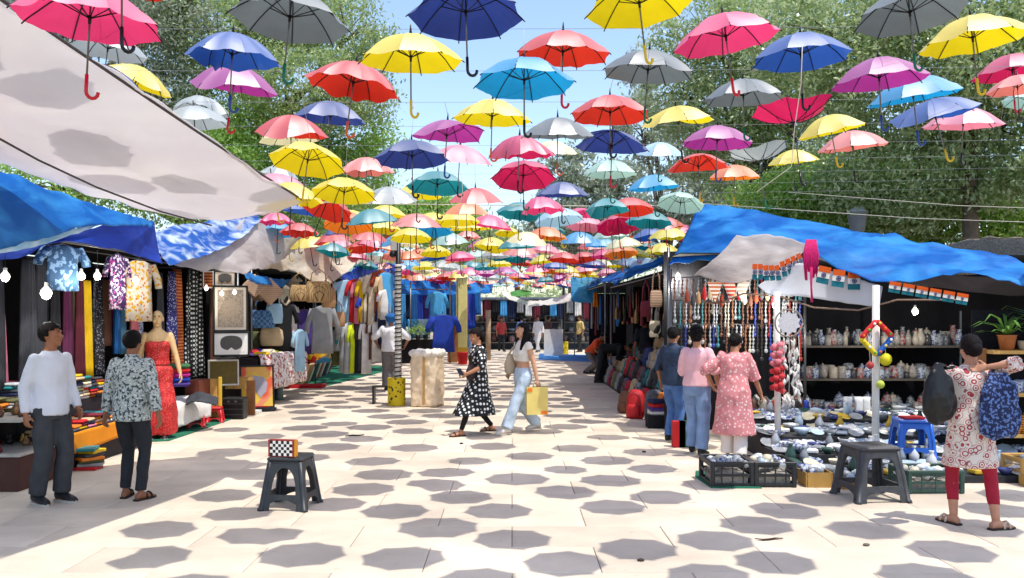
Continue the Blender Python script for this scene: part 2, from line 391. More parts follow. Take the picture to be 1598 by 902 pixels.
# umbrellas read off the photograph: px, py of the rim's middle, width, colour, roll (deg), pitch toward viewer, shape
CATA = [
 (140, 32, 222, 'pink', 3, 0, 0, 'red'), (190, -45, 230, 'red', 0, 0, 0, 'black'), (452, 30, 188, 'grey', 5, 4, 0, 'green'), (168, 78, 122, 'silver', 8, 0, 0), (212, 128, 112, 'yellow', 20, 0, 0),
 (362, 88, 158, 'blue', 4, -4, 4, 'blue'), (365, 132, 138, 'purple', 10, -4, 1), (316, 172, 98, 'silver', -6, 6, 4, 'green'), (551, 132, 152, 'red', 8, 0, 4, 'orange'),
 (641, 92, 166, 'yellow', 0, -3, 0, 'yellow'), (727, 22, 184, 'navy', -2, 6, 0, 'black'), (878, 84, 153, 'red', 1, -3, 0, 'red'), (818, 128, 160, 'sky', 0, 4, 0, 'black'), (998, 8, 172, 'yellow', -6, 4, 0, 'yellow'),
 (1133, 60, 166, 'pink', -8, 0, 0, 'red'), (1011, 112, 145, 'grey', 4, -3, 0, 'green'), (952, 178, 126, 'red', 0, 2, 0, 'black'), (1250, 88, 155, 'blue', -2, 0, 0, 'black'), (1420, 22, 168, 'grey', -3, 5, 0, 'green'),
 (1518, 62, 160, 'yellow', -6, 0, 0, 'yellow'), (1580, 112, 118, 'crimson', -4, 0, 0), (1372, 124, 148, 'purple', -4, -2, 0, 'blue'), (1425, 150, 143, 'sky', -9, -5, 0, 'blue'), (1460, 184, 132, 'blue', -16, 0, 2),
 (1503, 194, 118, 'rose', 0, -6, 0), (1588, 138, 90, 'salmon', -3, 0, 0), (1606, 160, 80, 'mint', 10, 0, 0), (1160, 152, 124, 'grey', -2, -2, 0, 'green'), (1238, 190, 132, 'crimson', -6, 4, 3, 'black'),
 (1297, 204, 108, 'yellow', -12, -4, 0, 'yellow'), (1330, 228, 105, 'salmon', -6, -4, 0), (1238, 252, 80, 'yellow', -6, -6, 0), (1185, 250, 100, 'silver', -8, 0, 3), (1119, 222, 113, 'purple', 2, 0, 0, 'blue'),
 (1058, 192, 115, 'yellow', -8, -4, 2), (1090, 262, 98, 'red', -4, -6, 2), (1146, 276, 82, 'orange', 0, -4, 0), (768, 184, 124, 'yellow', 2, -2, 0, 'orange'), (515, 184, 114, 'navy', 3, -4, 0, 'black'),
 (455, 206, 115, 'red', 4, -4, 1, 'orange'), (480, 252, 122, 'yellow', 4, 14, 0, 'yellow'), (572, 266, 90, 'salmon', 0, -6, 4), (537, 302, 105, 'yellow', 2, 10, 0), (697, 214, 116, 'purple', 4, -8, 2, 'blue'),
 (643, 246, 118, 'navy', -2, 6, 0, 'black'), (717, 250, 105, 'rose', 4, -10, 0), (810, 238, 116, 'crimson', 2, -4, 4), (817, 276, 103, 'crimson', 0, 16, 0), (870, 210, 116, 'grey', 0, -8, 0),
 (683, 290, 98, 'teal', 0, 9, 0, 'black'), (955, 230, 115, 'navy', 2, -4, 2, 'red'), (1030, 240, 80, 'paleblue', 2, -12, 0), (953, 270, 87, 'mint', 0, 0, 0), (1020, 292, 85, 'sky', -4, -2, 0),
 (877, 303, 84, 'navy', 0, -4, 0), (1062, 318, 76, 'mint', 10, 14, 0), (948, 326, 72, 'teal', 0, 6, 1), (1040, 352, 58, 'red', 0, 0, 1), (742, 313, 88, 'red', 0, -10, 0), (728, 332, 74, 'orange', 0, -6, 0),
 (842, 326, 86, 'pink', 0, 0, 4), (436, 272, 62, 'silver', 10, -6, 0), (480, 330, 78, 'blue', 6, 2, 0), (467, 362, 62, 'red', 0, 4, 4), (548, 342, 62, 'yellow', 0, 6, 0), (607, 312, 92, 'silver', 0, -12, 0),
 (862, 238, 80, 'cream', 0, -10, 0), (602, 335, 66, 'yellow', 0, 0, 0), (695, 352, 48, 'navy', 0, 0, 0), (650, 365, 44, 'teal', 0, 0, 1), (792, 364, 42, 'yellow', 0, 10, 0), (862, 362, 44, 'teal', 0, 10, 4),
 (905, 338, 60, 'pink', 0, -6, 2), (1000, 350, 56, 'cream', 0, -6, 0), (730, 370, 44, 'salmon', 0, 0, 4), (765, 350, 52, 'silver', 0, -4, 0), (580, 380, 50, 'crimson', 0, 0, 1), (520, 372, 50, 'red', 0, -8, 0), (430, 345, 60, 'pink', 0, 0, 4)]
placed = []
BASE = []
for i, t in enumerate(CATA):
    px, py, wd = t[:3]; Y = FPX*2*UR/wd
    if Y > 9: Y = .5*Y+.5*FPX*1.42/(HOR-py)
    BASE.append(Y)
def shadow(i, k):
    Y = BASE[i]*k; q = P(CATA[i][0], CATA[i][1], Y); return (q.x+q.z*SUN.x/-SUN.z, q.y+q.z*SUN.y/-SUN.z)
KF = [1.0]*len(CATA)                               # small moves along the line of sight so that the net is evenly spread
for it in range(6):
    for i in range(len(CATA)):
        best = None
        for k in np.linspace(.93, 1.10, 12):
            x, y = shadow(i, k); d = min(math.hypot(x-shadow(j, KF[j])[0], y-shadow(j, KF[j])[1]) for j in range(len(CATA)) if j != i)
            sc_ = min(d, .85)-.15*abs(k-1)
            if best is None or sc_ > best[0]: best = (sc_, k)
        KF[i] = best[1]
PT = [P(t[0], t[1], BASE[i]*KF[i]) for i, t in enumerate(CATA)]
for i, t in enumerate(CATA):
    px, py, wd, c, roll, pit, var = t[:7]; h = t[7] if len(t) > 7 else random.choice(['black', 'black', 'green', 'red', 'yellow', 'orange']); Y = BASE[i]*KF[i]; p = PT[i]
    o = umbrella(p.x, p.y, p.z, c, (R(-pit), R(roll)), random.uniform(0, .78), var, (i*1.7) % 6.2, True, 'over the walkway', hand=h, size=wd*Y/FPX/(2*UR))
    nb = sorted((j for j in range(len(CATA)) if j != i), key=lambda j: (PT[j]-p).length)[:2]; cn = [UNAME.get(CATA[j][3], CATA[j][3]) for j in nb]
    st = {0: 'hanging open', 1: 'drooping on one side', 2: 'blown up on one side', 3: 'blown inside out', 4: 'with crumpled panels'}[var]
    o['label'] = f'{UNAME.get(c, c)} umbrella with {h} handle {st} near {cn[0]} and {cn[1]} ones'
    placed.append((p.x, p.y))
# the rest of the net of umbrellas: out of the frame on the right, behind the white sheet, and far down the alley
def near(x, y, d): return any((x-a)**2+(y-b)**2 < d*d for a, b in placed)
KEYS = ['yellow', 'yellow', 'yellow', 'yellow', 'red', 'red', 'teal', 'orange', 'crimson', 'pink', 'rose', 'purple', 'navy', 'blue', 'sky', 'teal', 'silver', 'mint', 'orange', 'paleblue', 'cream', 'cream', 'salmon']
r_ = random.Random(11); row = 0; y = 4.9; far = []
while y < 11.5:
    for k in range(-2, 9):
        x = -1.3+k*1.0+(.5 if row % 2 else 0)+r_.uniform(-.08, .08); yy = y+r_.uniform(-.06, .06)
        px = 799+FPX*x/yy
        z = 3.28+r_.uniform(-.1, .1)
        if (px > 1665 and x < 6.3) and not near(x, yy, .7):
            umbrella(x, yy, z, r_.choice(KEYS), (r_.uniform(-.1, .1), r_.uniform(-.1, .1)), r_.uniform(0, .78), 0, 0, False, 'above the right-hand stall'); placed.append((x, yy))
    row += 1; y += .64
for x, yy, z, c in [(-3.3, 5.1, 3.78, 'silver'), (-4.3, 5.3, 3.7, 'yellow'), (-3.9, 6.0, 3.72, 'crimson'), (-3.3, 6.9, 3.6, 'navy'), (-4.4, 6.9, 3.5, 'red'), (-2.9, 7.9, 3.5, 'silver'), (-3.7, 8.0, 3.5, 'pink'), (-5.1, 6.1, 3.6, 'purple'), (-3.0, 5.7, 3.9, 'sky'), (-2.2, 8.6, 3.5, 'cream')]:
    umbrella(x, yy, z, c, (r_.uniform(-.1, .1), r_.uniform(-.1, .1)), 0, 0, 0, False, 'above the big white sheet'); placed.append((x, yy))
y = 9.4; row = 0; cnt = 0; stuff = []
while y < 42:
    for k in range(9):
        x = -5.3+k*1.0+(.5 if row % 2 else 0)+r_.uniform(-.12, .12); yy = y+r_.uniform(-.12, .12)
        px = 799+FPX*x/yy
        z = 3.12+r_.uniform(-.16, .16)
        if x > 3.6 or (px < 420) or (px > 1075) or near(x, yy, .62): continue
        c = r_.choice(KEYS); var = r_.choice([0, 0, 0, 0, 0, 1, 2, 4]); a = (r_.gauss(0, .11), r_.gauss(0, .1), r_.choice([0, .3, .6]))
        if cnt < 205: umbrella(x, yy, z, c, a[:2], a[2], var, 1.0 if var else r_.choice([0, 2.0, 4.0]), False, 'far down the alley', size=1.16); cnt += 1
        else: stuff.append((x, yy, z, c, a, var))
    row += 1; y += .76 if y < 20 else .95
if stuff:
    cols = sorted({s[3] for s in stuff}); mb = MB()
    for x, yy, z, c, a, var in stuff:
        e = Matrix.Rotation(a[0], 3, 'X') @ Matrix.Rotation(a[1], 3, 'Y') @ Matrix.Rotation(a[2], 3, 'Z')
        me = canopy_mesh(c, var, 1.0 if var else 0, 4, 5); t = Vector((x, yy, z+UH))
        mb.add([t+e @ v.co for v in me.vertices], [list(p.vertices) for p in me.polygons], cols.index(c), True)
        mb.tube([t, t+e @ Vector((0, 0, -.45))], .006, 4, len(cols))
    o = mb.local('distant_umbrellas', [umat(c) for c in cols]+[BLACK]); tag(o, 'mass of tiny far umbrellas above the end of the alley', 'umbrellas', kind='stuff')
# added umbrellas, unseen overhead plus a few in view, filling gaps between ground shadows
SH_ = []
for x, yy in placed: SH_.append((x+3.3*SUN.x/-SUN.z, yy+3.3*SUN.y/-SUN.z))
ADDED_HIGH = {}
row = 0; zz = 5.75
while zz < 12.6:
    for k in range(-4, 6):
        x = k*1.0-.13+(.5 if row % 2 else 0)+r_.uniform(-.06, .06); yy = zz+r_.uniform(-.05, .05)
        if x < -3.1+.06*(zz-6) or x > (4.2 if zz < 8.4 else 1.7) or any((x-a)**2+(yy-b)**2 < .66**2 for a, b in SH_): continue
        zr = 1.75+.44*zz if zz < 8.3 else 3.32+r_.uniform(-.08, .08)
        ux, uy = x-zr*SUN.x/-SUN.z, yy-zr*SUN.y/-SUN.z
        if zz < 8.3: zr = max(zr, 1.75+.43*uy+.15); ux, uy = x-zr*SUN.x/-SUN.z, yy-zr*SUN.y/-SUN.z
        o = umbrella(ux, uy, zr, r_.choice(KEYS), (r_.uniform(-.06, .06), r_.uniform(-.06, .06)), r_.uniform(0, .78), 0, r_.choice([0, 2.0, 4.0]), False, 'added unseen overhead to cast shadows' if zz < 8.3 else 'added over the walkway to fill the shadow rows', string=zz >= 8.3)
        SH_.append((x, yy)); ADDED_HIGH.setdefault(row, []).append(o) if zz < 8.3 else None
    row += 1; zz += .64
for row, os_ in ADDED_HIGH.items():  # cables added only to hold the unseen shadow-casting umbrellas
    pts = sorted(((o.location+o.rotation_euler.to_matrix() @ Vector((0, 0, .05))) for o in os_), key=lambda p: p.x)
    pts = [Vector((-7.6, pts[0].y, pts[0].z+.3))]+pts+[Vector((7.6, pts[-1].y, pts[-1].z+.3))]
    mb = MB(); mb.tube(pts, .0016, 4); mb.single('cable', M('cable', '8a8c8e', .5, .1), 'thin unseen cable added overhead to hold the shadow-casting umbrellas', 'cable', 'added unseen overhead cables')
CAB = M('cable', '8a8c8e', .5, .1)
for i, cy in enumerate(CABLE_Y):
    mb = MB(); xs = [-7.6+j*1.6 for j in range(10)]
    mb.tube([(x, cy, cable_z(x)) for x in xs], .0016, 4)
    mb.single('cable', CAB, 'thin dark cable strung across the alley carrying umbrellas', 'cable', 'overhead cables')
# ------------------------------------------------------------------ trees
def leaf_mat(key, c, c2):
    m = bpy.data.materials.new(key); m.use_nodes = True; nt = m.node_tree; L = nt.links.new
    b = nt.nodes['Principled BSDF']; out = nt.nodes['Material Output']
    at = N(nt, 'Attribute', attribute_name='tone'); mx = N(nt, 'MixRGB'); L(at.outputs['Fac'], mx.inputs[0]); mx.inputs[1].default_value = (*C(c), 1); mx.inputs[2].default_value = (*C(c2), 1)
    L(mx.outputs[0], b.inputs['Base Color']); b.inputs['Roughness'].default_value = .34; b.inputs['Specular IOR Level'].default_value = 1
    tr = N(nt, 'BsdfTranslucent'); L(mx.outputs[0], tr.inputs[0]); ms = N(nt, 'MixShader'); ms.inputs[0].default_value = .45
    L(b.outputs[0], ms.inputs[1]); L(tr.outputs[0], ms.inputs[2]); L(ms.outputs[0], out.inputs[0]); return m
LEAF = [leaf_mat('neem_leaf', '74924e', 'c6d092'), leaf_mat('dark_leaf', '8aa462', 'd6dead'), leaf_mat('bright_leaf', '7aaa46', 'c6da78'), leaf_mat('grey_leaf', '84947a', 'c6ccb6')]
BARK = M('tree_bark', '6a5a48', .9, .3, 8, .8, 25)
def leaves_mesh(cl, n, size, seed, flat=.5):
    """cl: ellipsoids (centre, radii); leaves gather in clumps within each"""
    g = np.random.default_rng(seed); vol = np.array([r[0]*r[1]*r[2] for c, r in cl])**.72; vol = vol/vol.sum()
    cen = []
    for (c, r), v in zip(cl, vol):
        k = max(8, int(n*v)); ncl = max(4, k//70)
        d = g.normal(size=(ncl, 3)); d /= np.linalg.norm(d, axis=1)[:, None]; rad = g.uniform(.35, 1, ncl)**.5
        cc = np.array(c)+d*rad[:, None]*np.array(r); cs = g.uniform(.12, .30, ncl)*(min(r)**.5)
        w_ = g.integers(0, ncl, k); cen.append(cc[w_]+g.normal(size=(k, 3))*cs[w_][:, None]*np.array([1, 1, .75]))
    p = np.concatenate(cen); k = len(p)
    a = g.normal(size=(k, 3)); a[:, 2] -= .35; a /= np.linalg.norm(a, axis=1)[:, None]
    u = g.normal(size=(k, 3)); u[:, 2] *= flat; nrm = np.cross(a, u); nrm /= np.linalg.norm(nrm, axis=1)[:, None]+1e-9
    sd = np.cross(nrm, a); ln = size*g.uniform(.6, 1.35, k)[:, None]; wd = ln*.21
    v = np.stack([p-a*ln*.5, p+sd*wd+nrm*ln*.05, p+a*ln*.5, p-sd*wd+nrm*ln*.05], 1).reshape(-1, 3)
    me = bpy.data.meshes.new('crown'); me.vertices.add(4*k); me.vertices.foreach_set('co', v.astype(np.float32).ravel())
    me.loops.add(4*k); me.loops.foreach_set('vertex_index', np.arange(4*k, dtype=np.int32))
    me.polygons.add(k); me.polygons.foreach_set('loop_start', np.arange(0, 4*k, 4, dtype=np.int32))
    at = me.attributes.new('tone', 'FLOAT', 'FACE'); at.data.foreach_set('value', np.clip(g.beta(1.3, 2, k), 0, 1).astype(np.float32))
    me.update(calc_edges=True); return me
def tree(label, base, cl, n, size, lm, tr=.16, seed=1, fork=None, group='trees behind the stalls', name='leafy_tree'):
    base = Vector(base); o = thing(name, label, 'tree', base, 0, group)
    me = leaves_mesh([(Vector(c)-base, r) for c, r in cl], n, size, seed); me.materials.append(LEAF[lm]); link('crown', me, o)
    rr = random.Random(seed); mb = MB(); low = min(c[2]-r[2] for c, r in cl)
    f = Vector(fork) if fork else Vector((base.x+rr.uniform(-.3, .3), base.y+rr.uniform(-.2, .2), max(1.6, low+.4)))
    mid = (base+f)/2+Vector((rr.uniform(-.1, .1), rr.uniform(-.1, .1), 0))
    mb.tube([base-Vector((0, 0, .1)), base+Vector((0, 0, .3)), mid, f], [tr*1.5, tr*1.1, tr*.9, tr*.75], 10)
    for c, r in cl:
        c = Vector(c); m1 = f.lerp(c, .5)+Vector((rr.uniform(-.3, .3), rr.uniform(-.3, .3), .25))
        mb.tube([f-Vector((0, 0, .1)), m1, c], [tr*.6, tr*.36, tr*.14], 7)
        for q in range(6):
            d = Vector((rr.gauss(0, 1), rr.gauss(0, 1), rr.gauss(.2, .8))).normalized(); e = c+Vector((d.x*r[0], d.y*r[1], d.z*r[2]))*.85
            s = m1.lerp(c, rr.uniform(.3, 1)); mb.tube([s, s.lerp(e, .5)+Vector((0, 0, .12)), e], [tr*.2, tr*.1, tr*.03], 5)
    mb.part('trunk', BARK, o); return o
def E(px, py, Y, rx, rz, ry=None):             # a crown lobe seen at a photo pixel
    p = P(px, py, Y); s = Y/FPX; return (tuple(p), (rx*s, ry or rx*s*.8, rz*s))
# left: tall fine-leaved trees rising behind the stalls
tree('tall fine-leaved tree rising behind the left stalls beside the open sky', (-6.6, 22, 0), [E(330, 60, 22, 110, 80), E(450, 20, 23, 100, 80), E(540, 60, 22, 70, 70), E(470, 140, 21, 110, 60), E(560, 140, 22, 60, 60), E(300, 190, 22, 80, 70)], 52000, .105, 0, .2, 3)
tree('grey-green open tree with sky showing through behind the white sheet', (-10.2, 21, 0), [E(230, 60, 21, 60, 80), E(170, 0, 22, 90, 70), E(60, 20, 22, 80, 90), E(250, 150, 21, 50, 70), E(280, 20, 21, 60, 60)], 26000, .12, 3, .18, 4)
tree('bright green bushy tree behind the left stalls above the blue tarps', (-8.2, 23, 0), [E(420, 220, 22, 110, 70), E(360, 260, 21, 90, 70), E(540, 215, 23, 80, 60), E(560, 270, 23, 60, 60), E(450, 310, 22, 120, 60), E(300, 300, 20, 100, 70), E(180, 280, 19, 90, 60), E(60, 290, 18, 80, 60)], 60000, .105, 2, .18, 5)
tree('rounded green tree standing far behind the left stalls near the lamp post', (-6.5, 44, 0), [E(620, 350, 44, 60, 40), E(560, 340, 44, 70, 45), E(690, 345, 45, 70, 40), E(500, 350, 40, 70, 50)], 26000, .24, 2, .22, 6)
tree('low dark green tree at the far end of the alley', (0.4, 54, 0), [E(800, 390, 54, 80, 40), E(720, 385, 54, 70, 42), E(880, 400, 54, 70, 45)], 20000, .28, 1, .22, 7)
tree('grey-green tree rising beyond the far end stalls', (3.6, 50, 0), [E(890, 270, 50, 50, 42), E(930, 330, 50, 60, 50), E(880, 345, 50, 60, 50), E(970, 300, 49, 50, 50), E(960, 380, 50, 70, 50)], 26000, .28, 3, .24, 8)
# right: dense trees
tree('broad dense dark tree with thick trunk behind the right stall', (7.75, 14.6, 0), [E(1420, 120, 15, 150, 130), E(1300, 60, 15.5, 130, 110), E(1530, 60, 14, 120, 140), E(1560, 220, 14.5, 90, 110), E(1420, 280, 15.5, 140, 80), E(1650, 150, 14, 110, 190)], 62000, .105, 1, .15, 9, fork=(7.78, 14.7, 4.9))
tree('loose-leaved tree with bright gaps behind the right umbrellas', (5.6, 19.5, 0), [E(1200, 60, 19, 110, 90), E(1100, 40, 19, 80, 70), E(1130, 160, 19.5, 100, 80), E(1240, 180, 19, 100, 90), E(1060, 140, 20, 60, 70), E(1180, 250, 20, 120, 70), E(1290, 280, 19, 100, 70)], 44000, .115, 1, .2, 10)
tree('thin grey-leaved tree in front of the pale sky beyond the blue tarp', (5.4, 30, 0), [E(1060, 230, 30, 70, 70), E(1000, 200, 30, 50, 60), E(1090, 310, 29, 80, 60), E(1020, 370, 30, 70, 50), E(1140, 290, 28, 70, 60), E(1000, 110, 31, 40, 40)], 15000, .2, 3, .2, 11)
tree('leafy green tree low behind the right blue tarp', (8.2, 17, 0), [E(1400, 310, 17, 130, 70), E(1300, 320, 17, 110, 60), E(1520, 340, 16.5, 110, 70), E(1620, 330, 16, 90, 80), E(1220, 320, 17.5, 90, 50)], 42000, .11, 2, .17, 12)

# a far-off wood closing the view on every side
wl = []
for i in range(46):
    a = R(-62+124*i/45); d = random.uniform(70, 92); h = random.uniform(3.6, 6.4)
    wl.append(((d*math.sin(a), d*math.cos(a), h*.52), (5.0, 4.0, h*.62)))
me = leaves_mesh(wl, 90000, .34, 77); me.materials.append(LEAF[1]); o = link('distant_wood', me); tag(o, 'far-off belt of trees closing the view beyond the market', 'wood', kind='stuff')
# ------------------------------------------------------------------ tarpaulins and sheets
def tarp_mat(key, c, c2, transl=.25, rough=.55, s1=1.5, s2=3.2):
    m = bpy.data.materials.new(key); m.use_nodes = True; nt = m.node_tree; L = nt.links.new; MATS[key] = m
    b = nt.nodes['Principled BSDF']; out = nt.nodes['Material Output']; tc = N(nt, 'TexCoord'); co = tc.outputs['Object']
    mp = N(nt, 'Mapping'); mp.inputs['Scale'].default_value = (1, 1, 2.6); mp.inputs['Rotation'].default_value = (0, .35, 0); L(co, mp.inputs[0])
    n1 = N(nt, 'TexNoise'); n1.inputs['Scale'].default_value = s1; n1.inputs['Detail'].default_value = 7; n1.inputs['Distortion'].default_value = .8; L(mp.outputs[0], n1.inputs[0])
    mr = N(nt, 'MapRange'); mr.inputs[1].default_value = .42; mr.inputs[2].default_value = .66; L(n1.outputs[0], mr.inputs[0])
    mx = N(nt, 'MixRGB'); L(mr.outputs[0], mx.inputs[0]); mx.inputs[1].default_value = (*C(c), 1); mx.inputs[2].default_value = (*C(c2), 1)
    L(mx.outputs[0], b.inputs['Base Color']); b.inputs['Roughness'].default_value = rough; b.inputs['Specular IOR Level'].default_value = .3
    v = N(nt, 'TexVoronoi', feature='DISTANCE_TO_EDGE'); v.inputs['Scale'].default_value = s2*.45; L(mp.outputs[0], v.inputs[0])
    n2 = N(nt, 'TexNoise'); n2.inputs['Scale'].default_value = s2; n2.inputs['Detail'].default_value = 5; L(mp.outputs[0], n2.inputs[0])
    ad = N(nt, 'Math', operation='ADD'); L(v.outputs[0], ad.inputs[0]); L(n2.outputs[0], ad.inputs[1])
    bp = N(nt, 'Bump'); bp.inputs['Strength'].default_value = .4; bp.inputs['Distance'].default_value = .05; L(ad.outputs[0], bp.inputs['Height']); L(bp.outputs[0], b.inputs['Normal'])
    tr = N(nt, 'BsdfTranslucent'); L(mx.outputs[0], tr.inputs[0]); ms = N(nt, 'MixShader'); ms.inputs[0].default_value = transl
    L(b.outputs[0], ms.inputs[1]); L(tr.outputs[0], ms.inputs[2]); L(ms.outputs[0], out.inputs[0]); return m
TB = tarp_mat('blue_tarp', '1268bc', '3c9ade', .35); TDB = tarp_mat('deep_blue_tarp', '2440a8', '3058cc', .25); TW = tarp_mat('white_sheet', 'efecee', 'f5f3f3', .44, .75, .8, 2)
TG = tarp_mat('grey_sheet', 'cac2be', 'ddd6d2', .45, .6); TS = tarp_mat('blue_white_tarp', '2c62b8', 'd2e0ee', .3, .4, 3.2); TBE = tarp_mat('beige_sheet', 'dccbb2', 'f0e8d8', .45, .7, .9, 4)
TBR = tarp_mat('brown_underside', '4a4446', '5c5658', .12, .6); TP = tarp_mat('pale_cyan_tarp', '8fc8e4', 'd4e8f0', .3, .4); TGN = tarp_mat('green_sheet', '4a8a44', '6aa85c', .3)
def cr(p, t):
    """Catmull-Rom through a list of vectors, t in 0..1"""
    n = len(p)-1; x = min(t*n, n-1e-6); i = int(x); f = x-i
    a, b, c, d = p[max(i-1, 0)], p[i], p[i+1], p[min(i+2, n)]
    return .5*((2*b)+(c-a)*f+(2*a-5*b+4*c-d)*f*f+(3*b-a-3*c+d)*f**3)
def sheet(rows, nu=36, nv=16, wr=.03, sag=0, seed=0, fold=0, ws=2.0):
    """a cloth through rows of control points"""
    vs_ = []
    for i in range(nv+1):
        t = i/nv
        for j in range(nu+1):
            s = j/nu; p = cr([cr(r, s) for r in rows], t).copy()
            q = p*ws+Vector((seed*7.1, 0, 0)); e = min(1, 4*min(s, 1-s)+.35)
            p += Vector((noise.noise(q), noise.noise(q+Vector((9, 3, 1))), noise.noise(q+Vector((3, 8, 5)))))*wr*e
            p += Vector((0, -.4, 1))*((noise.noise(q*3.1)+1.3*abs(noise.noise(q*2.1+Vector((5, 5, 5))))-.4)*wr*.6)
            p.z -= sag*4*s*(1-s)*4*t*(1-t)
            if fold: p += Vector((0, 1, 0))*(math.sin(s*fold)*.035*t)
            vs_.append(p)
    fs = [(i*(nu+1)+j, i*(nu+1)+j+1, (i+1)*(nu+1)+j+1, (i+1)*(nu+1)+j) for i in range(nv) for j in range(nu)]
    mb = MB(); mb.add(vs_, fs, 0, True); return mb
def tarp(rows, mat, label, name='tarpaulin', th=.006, cat='tarpaulin', **k):
    o = sheet(rows, **k).single(name, mat, label, cat)
    md = o.modifiers.new('thickness', 'SOLIDIFY'); md.thickness = th; md.offset = 0; return o
def PR(*t): return [P(*q) for q in t]
# big white sheet over the left-hand side, held up along the alley
tarp([PR((-330, -215, 3.4), (30, 18, 4.92), (169, 113, 5.7), (301, 202, 6.7), (411, 275, 8.0), (472, 314, 9.2)),
      PR((-360, -60, 4.4), (-20, 110, 5.5), (120, 190, 6.5), (240, 250, 7.4), (360, 305, 8.4), (450, 322, 9.3)),
      PR((-400, 40, 5.3), (-60, 185, 6.7), (80, 252, 7.5), (190, 297, 8.3), (320, 328, 9.1), (430, 329, 9.7)),
      PR((-420, 90, 5.9), (-90, 215, 7.4), (60, 278, 8.1), (170, 318, 8.9), (310, 341, 9.6), (410, 334, 10.0))],
     TW, 'big white cloth sheet stretched over the left stall beside the umbrellas', nu=60, nv=24, wr=.05, name='white_sheet', ws=1.1)
ROPEM = M('dark_rope', '4c4644', .8)
def rope(pts, r, label, mat=None, group=None, name='rope'):
    mb = MB(); mb.tube(pts, r, 5); return mb.single(name, mat or ROPEM, label, 'rope', group)
rope(PR((-330, -215, 3.4), (30, 17, 4.92), (169, 112, 5.7), (301, 201, 6.7), (411, 274, 8.0), (474, 313, 9.2)), .011, 'dark hem rope along the upper edge of the white sheet')
rope(PR((-40, 195, 5.95), (60, 250, 6.7), (150, 292, 7.5), (250, 330, 8.2), (330, 352, 9)), .009, 'dark rope running under the white sheet')
rope(PR((472, 314, 9.2), (560, 318, 12), (960, 322, 13.5), (1090, 320, 13.5)), .007, 'pale rope strung across the alley from the white sheet', ROPE)
# left stalls
tarp([PR((-120, 238, 7.4), (0, 268, 8.0), (90, 300, 8.8), (200, 334, 10.3), (240, 348, 11.4)), PR((-120, 320, 7.1), (0, 330, 7.7), (80, 345, 8.4), (190, 348, 9.9), (238, 352, 11.2)), PR((-120, 395, 6.8), (0, 384, 7.5), (80, 366, 8.3), (170, 346, 9.7), (236, 356, 11.1))],
     TB, 'bright blue tarpaulin roof over the scarf stall', wr=.035, nu=40)
tarp([PR((-120, 390, 6.9), (0, 378, 7.55), (80, 363, 8.35), (168, 345, 9.75)), PR((-120, 408, 6.85), (0, 392, 7.5), (60, 382, 8.1), (168, 347, 9.7))], TP, 'pale cyan folded edge of tarpaulin on the scarf stall', wr=.02, nv=6)
tarp([PR((-100, 395, 8.4), (20, 385, 8.9), (120, 362, 9.7), (190, 345, 10.4), (240, 346, 11.5)), PR((-100, 405, 8.5), (20, 395, 9.0), (100, 372, 9.6), (190, 372, 10.4), (246, 385, 11.5)), PR((-100, 412, 8.6), (20, 402, 9.1), (90, 378, 9.5), (190, 392, 10.4), (254, 412, 11.5))], TDB, 'deep blue tarpaulin flap hanging inside the scarf stall', wr=.03)
tarp([PR((236, 362, 11.8), (300, 348, 13), (350, 340, 14), (404, 330, 15)), PR((250, 395, 11.6), (300, 385, 12.4), (350, 372, 13.6), (404, 338, 15)), PR((264, 413, 11.6), (310, 402, 12.4), (360, 380, 13.5), (406, 346, 14.9))], TS, 'streaked blue and white tarpaulin sagging over the left walkway edge', wr=.04, sag=.05)
tarp([PR((300, 392, 12.9), (350, 365, 13.8), (402, 338, 15), (482, 372, 17)), PR((280, 408, 12.7), (350, 402, 13.4), (410, 390, 14.8), (465, 384, 16.8)), PR((272, 414, 12.6), (330, 423, 13.1), (395, 424, 14.2), (445, 404, 16.2))], TG, 'light grey sheet sagging over the framed pictures', wr=.05, sag=.04)
tarp([PR((440, 392, 17.5), (500, 384, 19), (575, 386, 22)), PR((410, 410, 16.5), (480, 412, 18.4), (560, 396, 21.5)), PR((398, 418, 16.2), (462, 424, 17.8), (508, 446, 18.8), (568, 398, 21.3))], TBE, 'beige sheet awning over the basket stall', wr=.05)
tarp([PR((375, 420, 15.5), (420, 432, 17), (470, 440, 19)), PR((385, 436, 15.4), (425, 446, 17), (468, 450, 19))], TB, 'narrow blue tarpaulin strip above the cushion covers', wr=.05, nv=6)
tarp([PR((440, 384, 18.5), (470, 375, 19), (510, 380, 20)), PR((418, 408, 17.5), (450, 402, 18.5), (490, 398, 19.5))], TS, 'crumpled blue and white tarpaulin behind the beige awning', wr=.09, ws=5)
tarp([PR((535, 425, 21.5), (580, 412, 24), (625, 412, 27)), PR((530, 446, 21), (575, 436, 23.5), (622, 430, 26.5))], TDB, 'dark blue awning over the hanging kurtas', wr=.06, nv=8)
tarp([PR((560, 398, 22), (610, 395, 25), (660, 400, 29)), PR((556, 412, 21.6), (605, 410, 24.6), (655, 412, 28.6))], TBE, 'pale sheet awning beyond the beige one', wr=.06, nv=8)
tarp([PR((592, 432, 30), (660, 438, 32), (770, 442, 36)), PR((590, 455, 29.4), (660, 460, 31.4), (768, 458, 35.4))], TB, 'bright blue tarpaulin roof of the blue clothes stall', wr=.07, nv=8)
